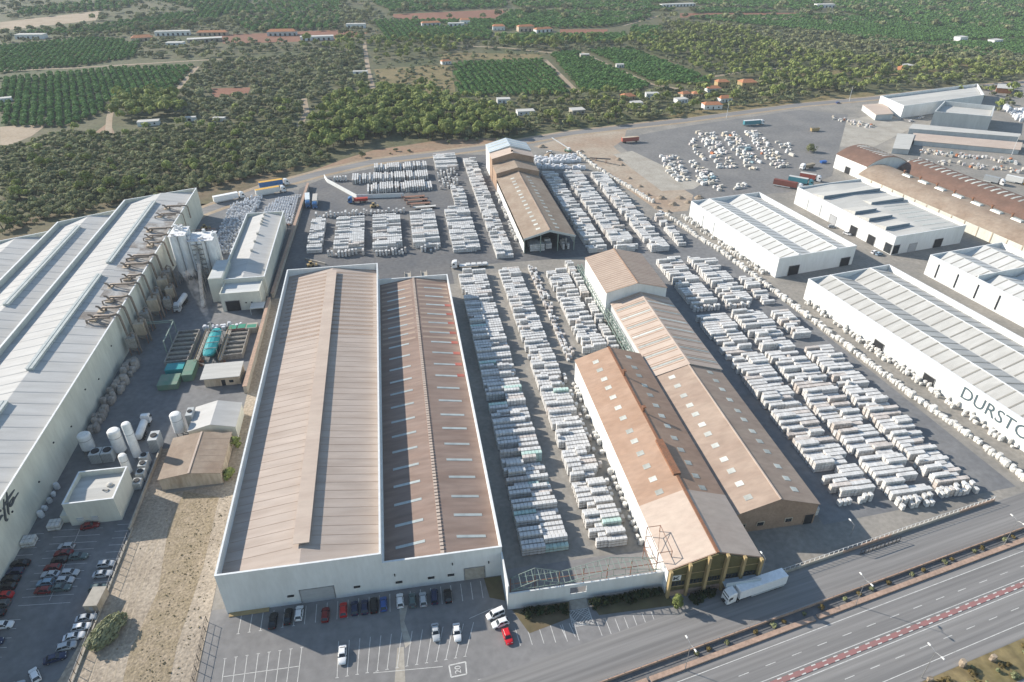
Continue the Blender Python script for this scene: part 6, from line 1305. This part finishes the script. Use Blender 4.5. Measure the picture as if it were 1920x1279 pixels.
# ---- lorries
BW = MB().tube([(0, -.16, 0), (0, .16, 0)], .5, 14).mesh('tyre', 'tyre'); BR = MB().tube([(0, -.175, 0), (0, .175, 0)], .28, 10).mesh('rim', 'rim')
def lorry(x, y, deg, cabc, boxc, lab, L_=13.4, kind='box', roofc=None, z=.045):
    """tractor at +x end"""
    t = thing('articulated_lorry', lab, 'lorry', (x, y, z), R(deg)); cc = (*cabc, 1); bc = (*boxc, 1)
    if kind == 'box':
        MB().box(-L_/2-1.5, -1.25, 1.05, L_/2-1.5, 1.25, 3.85).build('trailer', 'paint', t).color = bc; o = MB().box(-L_/2-1.53, -1.28, 3.853, L_/2-1.47, 1.28, 3.93).build('trailer_roof', 'dull_paint', t); o.color = (*(roofc or boxc), 1)
        MB().box(-L_/2-1.1, -1.27, .5, L_/2-5, -1.2, 1.0).box(-L_/2-1.1, 1.2, .5, L_/2-5, 1.27, 1.0).build('side_guard', 'grey_wall', t)
        for s in (-1, 1): MB().box(-L_/2-1.52, s*.62-.58, 1.2, -L_/2-1.503, s*.62+.58, 3.7).build('rear_door', 'paint', t).color = bc
    elif kind == 'flat':
        MB().box(-L_/2-1.5, -1.2, 1.05, L_/2-1.5, 1.2, 1.3).build('trailer', 'paint', t).color = bc; MB().box(L_/2-1.7, -1.2, 1.3, L_/2-1.5, 1.2, 2.6).build('headboard', 'grey_wall', t)
        for k in range(4): MB().box(-L_/2+k*2.6-1, -1.1, 1.303, -L_/2+k*2.6+.9, 1.1, 1.8).build('load', 'wrap', t)
    elif kind == 'tipper':
        MB().hexa([(-L_/2-1.5, -1.0, 1.1), (L_/2-1.6, -1.0, 1.1), (L_/2-1.6, 1.0, 1.1), (-L_/2-1.5, 1.0, 1.1), (-L_/2-1.7, -1.25, 2.6), (L_/2-1.4, -1.25, 2.6), (L_/2-1.4, 1.25, 2.6), (-L_/2-1.7, 1.25, 2.6)]).build('skip_body', 'dull_paint', t).color = bc
    elif kind == 'tank':
        MB().tube([(-L_/2-1.5, 0, 2.2), (-L_/2-1.2, 0, 2.2), (L_/2-1.8, 0, 2.2), (L_/2-1.5, 0, 2.2)], [.7, 1.15, 1.15, .7], 14).build('tank', 'tank_white', t, True)
    MB().box(-L_/2-1.2, -.45, .8, L_/2+2.4, .45, 1.05).build('chassis', 'dark', t)
    c0 = L_/2-.6
    if kind in ('box', 'flat', 'tank', 'tipper'):
        b = MB(); secs = []
        for f, w, z0, z1 in ((0, 1.22, .75, 3.75), (1.2, 1.24, .6, 3.7), (2.1, 1.24, .5, 3.2), (2.35, 1.18, .5, 2.5)): secs.append([(c0+f, -w, z0), (c0+f, -w, z1-.3), (c0+f, -w*.85, z1), (c0+f, w*.85, z1), (c0+f, w, z1-.3), (c0+f, w, z0)])
        loft(b, secs); b.build('cab', 'paint', t).color = cc
        MB().hexa([(c0+2.28, -1.08, 2.05), (c0+2.42, -1.08, 2.05), (c0+2.42, 1.08, 2.05), (c0+2.28, 1.08, 2.05), (c0+2.08, -1.0, 3.05), (c0+2.18, -1.0, 3.05), (c0+2.18, 1.0, 3.05), (c0+2.08, 1.0, 3.05)]).build('windscreen', 'glass', t)
        for s in (-1, 1):
            MB().box(c0+1.1, s*1.24-.03, 1.95, c0+1.95, s*1.24+.03, 2.75).build('side_window', 'glass', t); MB().box(c0+2.35, s*.8-.25, .75, c0+2.42, s*.8+.25, 1.0).build('headlight', 'lamp_glass', t); MB().box(c0+2.0, s*1.42-.1, 1.9, c0+2.15, s*1.42+.1, 2.6).build('mirror', 'dark', t)
        MB().box(c0+2.36, -1.15, .45, c0+2.46, 1.15, .7).build('bumper', 'paint', t).color = cc
    for wx in (-L_/2, -L_/2+1.3, -L_/2-1.0+3.6, c0-.6, c0+1.6):
        for s in (-1, 1): wo = place('wheel', BW, t, (wx, s*1.02, .5)); place('rim', BR, wo)
    return t
wt, bl, ye, br, rdc, tl = (.74, .74, .74), (.03, .13, .32), (.62, .36, .07), (.18, .06, .045), (.35, .05, .035), (.06, .22, .27)
lo = lorry(75.6, 95.3, 190, wt, (.78, .78, .79), 'long white articulated lorry parked in front of the olive office')
b = MB(); b.beam((-2.2, -1.262, 2.3), (1.2, -1.262, 2.3), .02, h=.16) ; b.beam((-.8, -1.262, 2.55), (1.2, -1.262, 2.75), .02, h=.14); b.beam((1.2, -1.262, 2.75), (1.9, -1.262, 2.35), .02, h=.14)
b.build('faded_logo', 'skylight_dim', lo)
def wl_(px, py): return G(px, py)
lorry(*wl_(430, 376), 24, wt, wt, 'white articulated lorry on the back road beside the cream factory'); lorry(*wl_(508, 364), 20, wt, (.62, .62, .60), 'pale lorry with yellow roof on the back road', roofc=ye); lorry(*wl_(514, 350), 17, wt, bl, 'blue sided lorry with yellow roof on the back road', roofc=ye)
lorry(*wl_(578, 382), -85, bl, (.55, .6, .62), 'grey lorry with blue cab parked beside the boundary wall', L_=11); lorry(*wl_(592, 384), -88, bl, (.45, .42, .38), 'brownish lorry with dark cab parked beside the other lorry at the boundary wall', L_=11)
lorry(*wl_(672, 380), 182, bl, rdc, 'red tipper lorry with blue cab along the angled wall', L_=7.5, kind='tipper'); lorry(*wl_(882, 501), 178, (.7, .7, .7), (.6, .6, .6), 'white cabbed flatbed lorry crossing above the pallet rows', kind='flat')
for i, (px, py) in enumerate(((775, 372), (780, 378), (785, 385), (795, 391))): t = thing('flat_trailer', ['farthest', 'second', 'third', 'nearest'][i]+' of the parked dark red flat trailers beside the angled wall', 'trailer', (*G(px, py), .04), R(2), 'parked flat trailers'); MB().box(-6.5, -1.2, 1.0, 6.5, 1.2, 1.25).build('bed', 'rust_steel' if i < 3 else 'bundle', t); MB().box(-6.5, -1.2, 1.25, -6.3, 1.2, 2.4).build('headboard', 'rust_steel', t); [place('wheel', BW, t, (wx, s*1.0, .5)) for wx in (4, 5.3) for s in (-1, 1)]
lorry(*wl_(1182, 266), 3, (.3, .05, .04), rdc, 'red container trailer alone on the stone storage yard', L_=12, kind='box', roofc=(.45, .38, .34)) if 0 else None
t = thing('red_container', 'brick red container trailer standing alone on the storage yard', 'container', (*G(1181, 267), .05), R(5)); MB().box(-6.2, -1.25, 1.0, 6.2, 1.25, 3.7).build('body', 'roof_red', t); MB().box(-6.2, -1.27, 3.703, 6.2, 1.27, 3.78).build('roof', 'stain_wall', t); b = MB(); [b.box(k, -1.3, 1.1, k+.15, -1.253, 3.6) for k in np.arange(-6, 6, .6)]; b.build('rib', 'roof_red', t); [place('wheel', BW, t, (wx, s*1.0, .5)) for wx in (-5, -3.7, 4.5) for s in (-1, 1)]
lorry(*wl_(1476, 352), -42, wt, br, 'brown sided lorry with white cab behind the beige roofed unit'); lorry(*wl_(1500, 345), -42, tl, tl, 'teal trailer lorry half hidden behind the beige roofed unit', L_=11, roofc=(.5, .5, .48)); lorry(*wl_(1518, 338), -42, wt, (.3, .08, .06), 'dark red lorry behind the teal trailer', L_=9, roofc=(.5, .48, .45)); lorry(*wl_(1513, 316), 200, wt, (.28, .24, .18), 'tipper lorry parked at the edge of the storage yard', L_=8, kind='tipper')
lorry(*wl_(1412, 235), 4, wt, tl, 'white trailer with teal side at the top of the storage yard', roofc=(.6, .6, .6)); lorry(*wl_(1862, 344), -60, wt, (.3, .32, .33), 'grey box lorry on the tarmac beyond the rust vault', L_=8); lorry(*wl_(1905, 344), -55, ye, (.62, .62, .6), 'white bodied lorry with orange cab beyond the rust vault', L_=9)
lorry(-86.4, 183.5, 92, wt, wt, 'white tank lorry unloading at the tank row', L_=8, kind='tank'); lorry(-93.4, 266.5, -95, (.55, .55, .55), wt, 'dusty white tank lorry below the silos', L_=8, kind='tank')
t = thing('yellow_skip', 'yellow open skip at the edge of the storage yard', 'skip', (*G(1527, 246), .04), R(5)); MB().hexa([(-3, -1, .2), (3, -1, .2), (3, 1, .2), (-3, 1, .2), (-3.4, -1.2, 2.4), (3.4, -1.2, 2.4), (3.4, 1.2, 2.4), (-3.4, 1.2, 2.4)]).build('body', 'ochre', t); MB().box(-3.1, -1, 2.41, 3.1, 1, 2.43).build('load', 'mud', t)
t = thing('blue_skip', 'small blue skip beside the tipper lorry', 'skip', (*G(1543, 306), .04), .1); MB().hexa([(-1.6, -.9, .1), (1.6, -.9, .1), (1.6, .9, .1), (-1.6, .9, .1), (-2.1, -1.1, 1.5), (2.1, -1.1, 1.5), (2.1, 1.1, 1.5), (-2.1, 1.1, 1.5)]).build('body', 'dull_paint', t).color = (.03, .12, .38, 1)
# mobile crane, loader, forklifts
t = thing('mobile_crane', 'mobile crane with long pale boom on the bare earth', 'crane', (*G(1065, 285), .04), R(130)); MB().box(-2.2, -1.2, .6, 2.2, 1.2, 1.6).build('chassis', 'green_paint', t); MB().box(-1.2, -1, 1.6, .6, 1, 3.0).build('cab', 'tank_white', t); MB().beam((0, 0, 2.6), (14, 0, 7), .5).build('boom', 'tank_white', t); [place('wheel', BW, t, (wx, s, .5)) for wx in (-1.5, 1.5) for s in (-1.1, 1.1)]
t = thing('stone_saw', 'tilted dark steel conveyor on the bare earth near the gravel track', 'conveyor', (*G(1127, 304), .04), R(-52)); MB().beam((-9, 0, .8), (7, 0, 3.4), 1.1, h=.5).build('belt', 'dark', t); [MB().box(x-.1, s-.1, 0, x+.1, s+.1, 2.2).build('leg', 'rust_steel', t) for x in (-4, 4) for s in (-.6, .6)]
for px, py, c, lab in ((583, 500, 'ochre', 'yellow forklift loader behind the beige hall'), (532, 425, 'rust_steel', 'rusty machine beside the cream hall end'), (384, 430, 'ochre', 'yellow loader in the shade of the factory gable'), (700, 389, 'ochre', 'yellow loading platform below the red tipper lorry')):
    t = thing('yard_loader', lab, 'loader', (*G(px, py), .04), R(20)); MB().box(-1.6, -.8, .4, 1.4, .8, 1.5).build('body', c, t); MB().box(-.5, -.65, 1.5, .7, .65, 2.5).build('cab', 'glass', t); MB().box(-.55, -.7, 2.503, .75, .7, 2.62).build('cab_roof', c, t); MB().beam((1.0, 0, 1.2), (2.6, 0, .5), .3).box(2.4, -.9, .2, 3.0, .9, .9).build('bucket', c, t); [place('wheel', BW, t, (wx, s*.85, .5)) for wx in (-1, .9) for s in (-1, 1)]

# ------------------------------------------------------------------ garden plants near the road
def bush(name, lab, x, y, rx, rz, m='leaf_dark', n=26, l=16, leaf=.5, seed=1, sy=1.0, trunk=True, group=None, rot=0, cat='bush'):
    t = thing(name, lab, cat, (x, y, 0), rot, group); o = place('crown', crown_mesh('crown', m, seed, rx, rz, rz*.6, n, l, leaf), t); o.scale = (1, sy, 1)
    if trunk: place('trunk', trunk_mesh('trunk', rz*.8, .12, seed, spread=rx*.5), t)
    return t
bush('olive_bush', 'large grey green bush growing on the dirt strip beside the parked cars', -74.6, 109.2, 2.4, 2.6, 'leaf_grey', 70, 24, .5, 3, 2.0, rot=R(-25))
bush('cypress_bush', 'dark green bush beside the brown hut, nearer the white gabled house', -56.3, 171.0, 1.6, 3.2, 'leaf_pine', 22, 18, .5, 4); bush('cypress_bush', 'dark green bush beside the brown hut, at its near corner', -55.9, 157.5, 1.8, 2.8, 'leaf_pine', 22, 18, .5, 5)
bush('conifer', 'slender green conifer at the corner of the olive office front', 55.6, 94.2, 1.3, 3.6, 'leaf_pine', 26, 16, .42, 6, cat='tree'); bush('round_tree', 'single round tree between the storage yard and the vaulted shed', *G(1520, 285), 3.4, 4.2, 'leaf_olive', 26, 16, .7, 7, cat='tree')
hb = [(21 + k*2.6, 98.4-.2*k*.3, 'dark hedge bush under the street wall, %s from the brown roofed hall' % ORD[k]) for k in range(4)]+[(37 + k*2.5, 98.2+.1*k, 'dark hedge bush under the street wall, %s beyond the gate' % ORD[k]) for k in range(7)]+[(60+k*2.6, 95.6+.3*k, 'dark planting bush in front of the olive office, %s from the conifer' % ORD[k]) for k in range(3)]
for i, (x, y, lab) in enumerate(hb): bush('hedge_bush', lab, x, y, 1.6, 1.25, 'leaf_dark', 14, 14, .42, 30+i % 4, group='hedge bushes of the street front')
sheet('planting_bed', [(17.2, 100.2), (31, 100.2), (30, 95.8), (20, 93.5)], .05, 'scrub'); sheet('planting_bed', [(35.4, 100.2), (54, 100.0), (56, 95), (37, 95.4)], .05, 'scrub'); sheet('planting_bed', [(11.8, 110.3), (16, 110.3), (16, 103), (12.4, 104.5)], .05, 'scrub')
for k in range(26):
    s = -14+k*5.2+random.uniform(-1.5, 1.5); x, y = RW(s, 11.1); 
    if seen(x, y, 0, 10): bush('verge_shrub', 'low dry shrub in the planted strip between highway and service road', x, y, random.uniform(.5, .9), random.uniform(.4, .8), 'leaf_weed' if k % 2 else 'leaf_olive', 7, 9, .35, 50+k % 5, trunk=False, group='shrubs of the planted strip', cat='shrub')
for k in range(34):
    s, n = random.uniform(22, 75), random.uniform(-18, -12.2); x, y = RW(s, n)
    if seen(x, y, 0, 10): bush('verge_shrub', 'dry shrub on the near verge beyond the highway', x, y, random.uniform(.5, 1.1), random.uniform(.4, 1.0), 'leaf_weed' if k % 3 else 'leaf_olive', 8, 10, .38, 60+k % 5, trunk=False, group='shrubs of the near verge', cat='shrub')
for px, py in ((1742, 1277), (1803, 1248), (1860, 1238)):
    x, y = G(px, py); t = thing('verge_boulder', ['pale boulder at the lower end of the near verge', 'reddish boulder in the middle of the near verge', 'pale rock pile near the frame edge on the verge'][int(px > 1780)+int(px > 1840)], 'boulder', (x, y, .05)); b = MB(); q = BUN[px % 5]; b.v, b.f, b.m = list(q.v), list(q.f), list(q.m); b.build('rock', 'boulder', t)
mat('weedy_sand', (.33, .265, .19), c2=(.25, .20, .13), sc=.35, sc2=1.6, amp2=.3, bump=.6, bsc=1.5, contrast=(.3, .6)); mat('rut_sand', (.33, .275, .205), c2=(.40, .33, .25), sc=.5, sc2=2, amp2=.2)
# dry weeds over the dirt strip: too many to count
wp = []; strip = [(-78, 150), (-77.8, 121), (-80.5, 100), (-84, 84), (-54, 84), (-54.3, 150)]; rw = random.Random(9)
for k in range(5200):
    x, y = rw.uniform(-90, -53), rw.uniform(84, 154); band = math.exp(-((x+61.5-.04*(y-110))/3.4)**2)+.6*math.exp(-((x+56)/1.6)**2); pat = math.sin(x*.9+math.sin(y*.31)*2)*math.sin(y*.43+1.3*math.sin(x*.5))
    if inpoly(x, y, strip) and rw.random() < band*(.35+.5*max(pat, 0))+.012: wp.append((x, y, .05, rw.uniform(0, 6), (lambda q: (q, q, q*.6))(rw.uniform(.12, .38)+(.25 if rw.random() < .05 else 0)), rw.randint(0, 2)))
sheet('weedy_ground', [(-68, 154), (-69, 140), (-66.5, 120), (-68.5, 104), (-67, 84), (-57.5, 84), (-58.5, 104), (-57.2, 126), (-57.8, 150)], .066, 'weedy_sand', parent=bpy.data.objects['dirt_strip'])
for off in (-72.2, -70.4, -75.2): ribbon('wheel_rut', [(off+.5*math.sin(y*.09), y) for y in range(84, 152, 4)], .42, .071, 'rut_sand', parent=bpy.data.objects['dirt_strip'])
mat('weed_mass', (.30, .245, .15), rough=.9, c2=(.20, .17, .09), sc=.2, vary=.35, island=True)
mass('dry_weeds', 'dry yellowish weeds scattered over the dirt strip', 'weeds', wp, {i: crown_mesh('weed', 'weed_mass', 300+i, .55, .5, .22, 4, 5, .5, core=False) for i in range(3)}, ['weed_mass'])

# ------------------------------------------------------------------ the hazy air over the plain
hz = MB().box(-5010, -610, -1, 5010, 9010, 142).build('haze', 'dark'); hz.data.materials.clear()
m = bpy.data.materials.new('haze'); m.use_nodes = True; N = m.node_tree.nodes; N.remove(N['Principled BSDF']); pv_ = N.new('ShaderNodeVolumePrincipled')
pv_.inputs['Color'].default_value = (.80, .88, 1, 1); pv_.inputs['Density'].default_value = .00009; pv_.inputs['Anisotropy'].default_value = 0.0
m.node_tree.links.new(pv_.outputs[0], N['Material Output'].inputs['Volume']); hz.data.materials.append(m); tag(hz, 'thin pale haze in the air over the whole plain', 'haze', None, 'stuff')
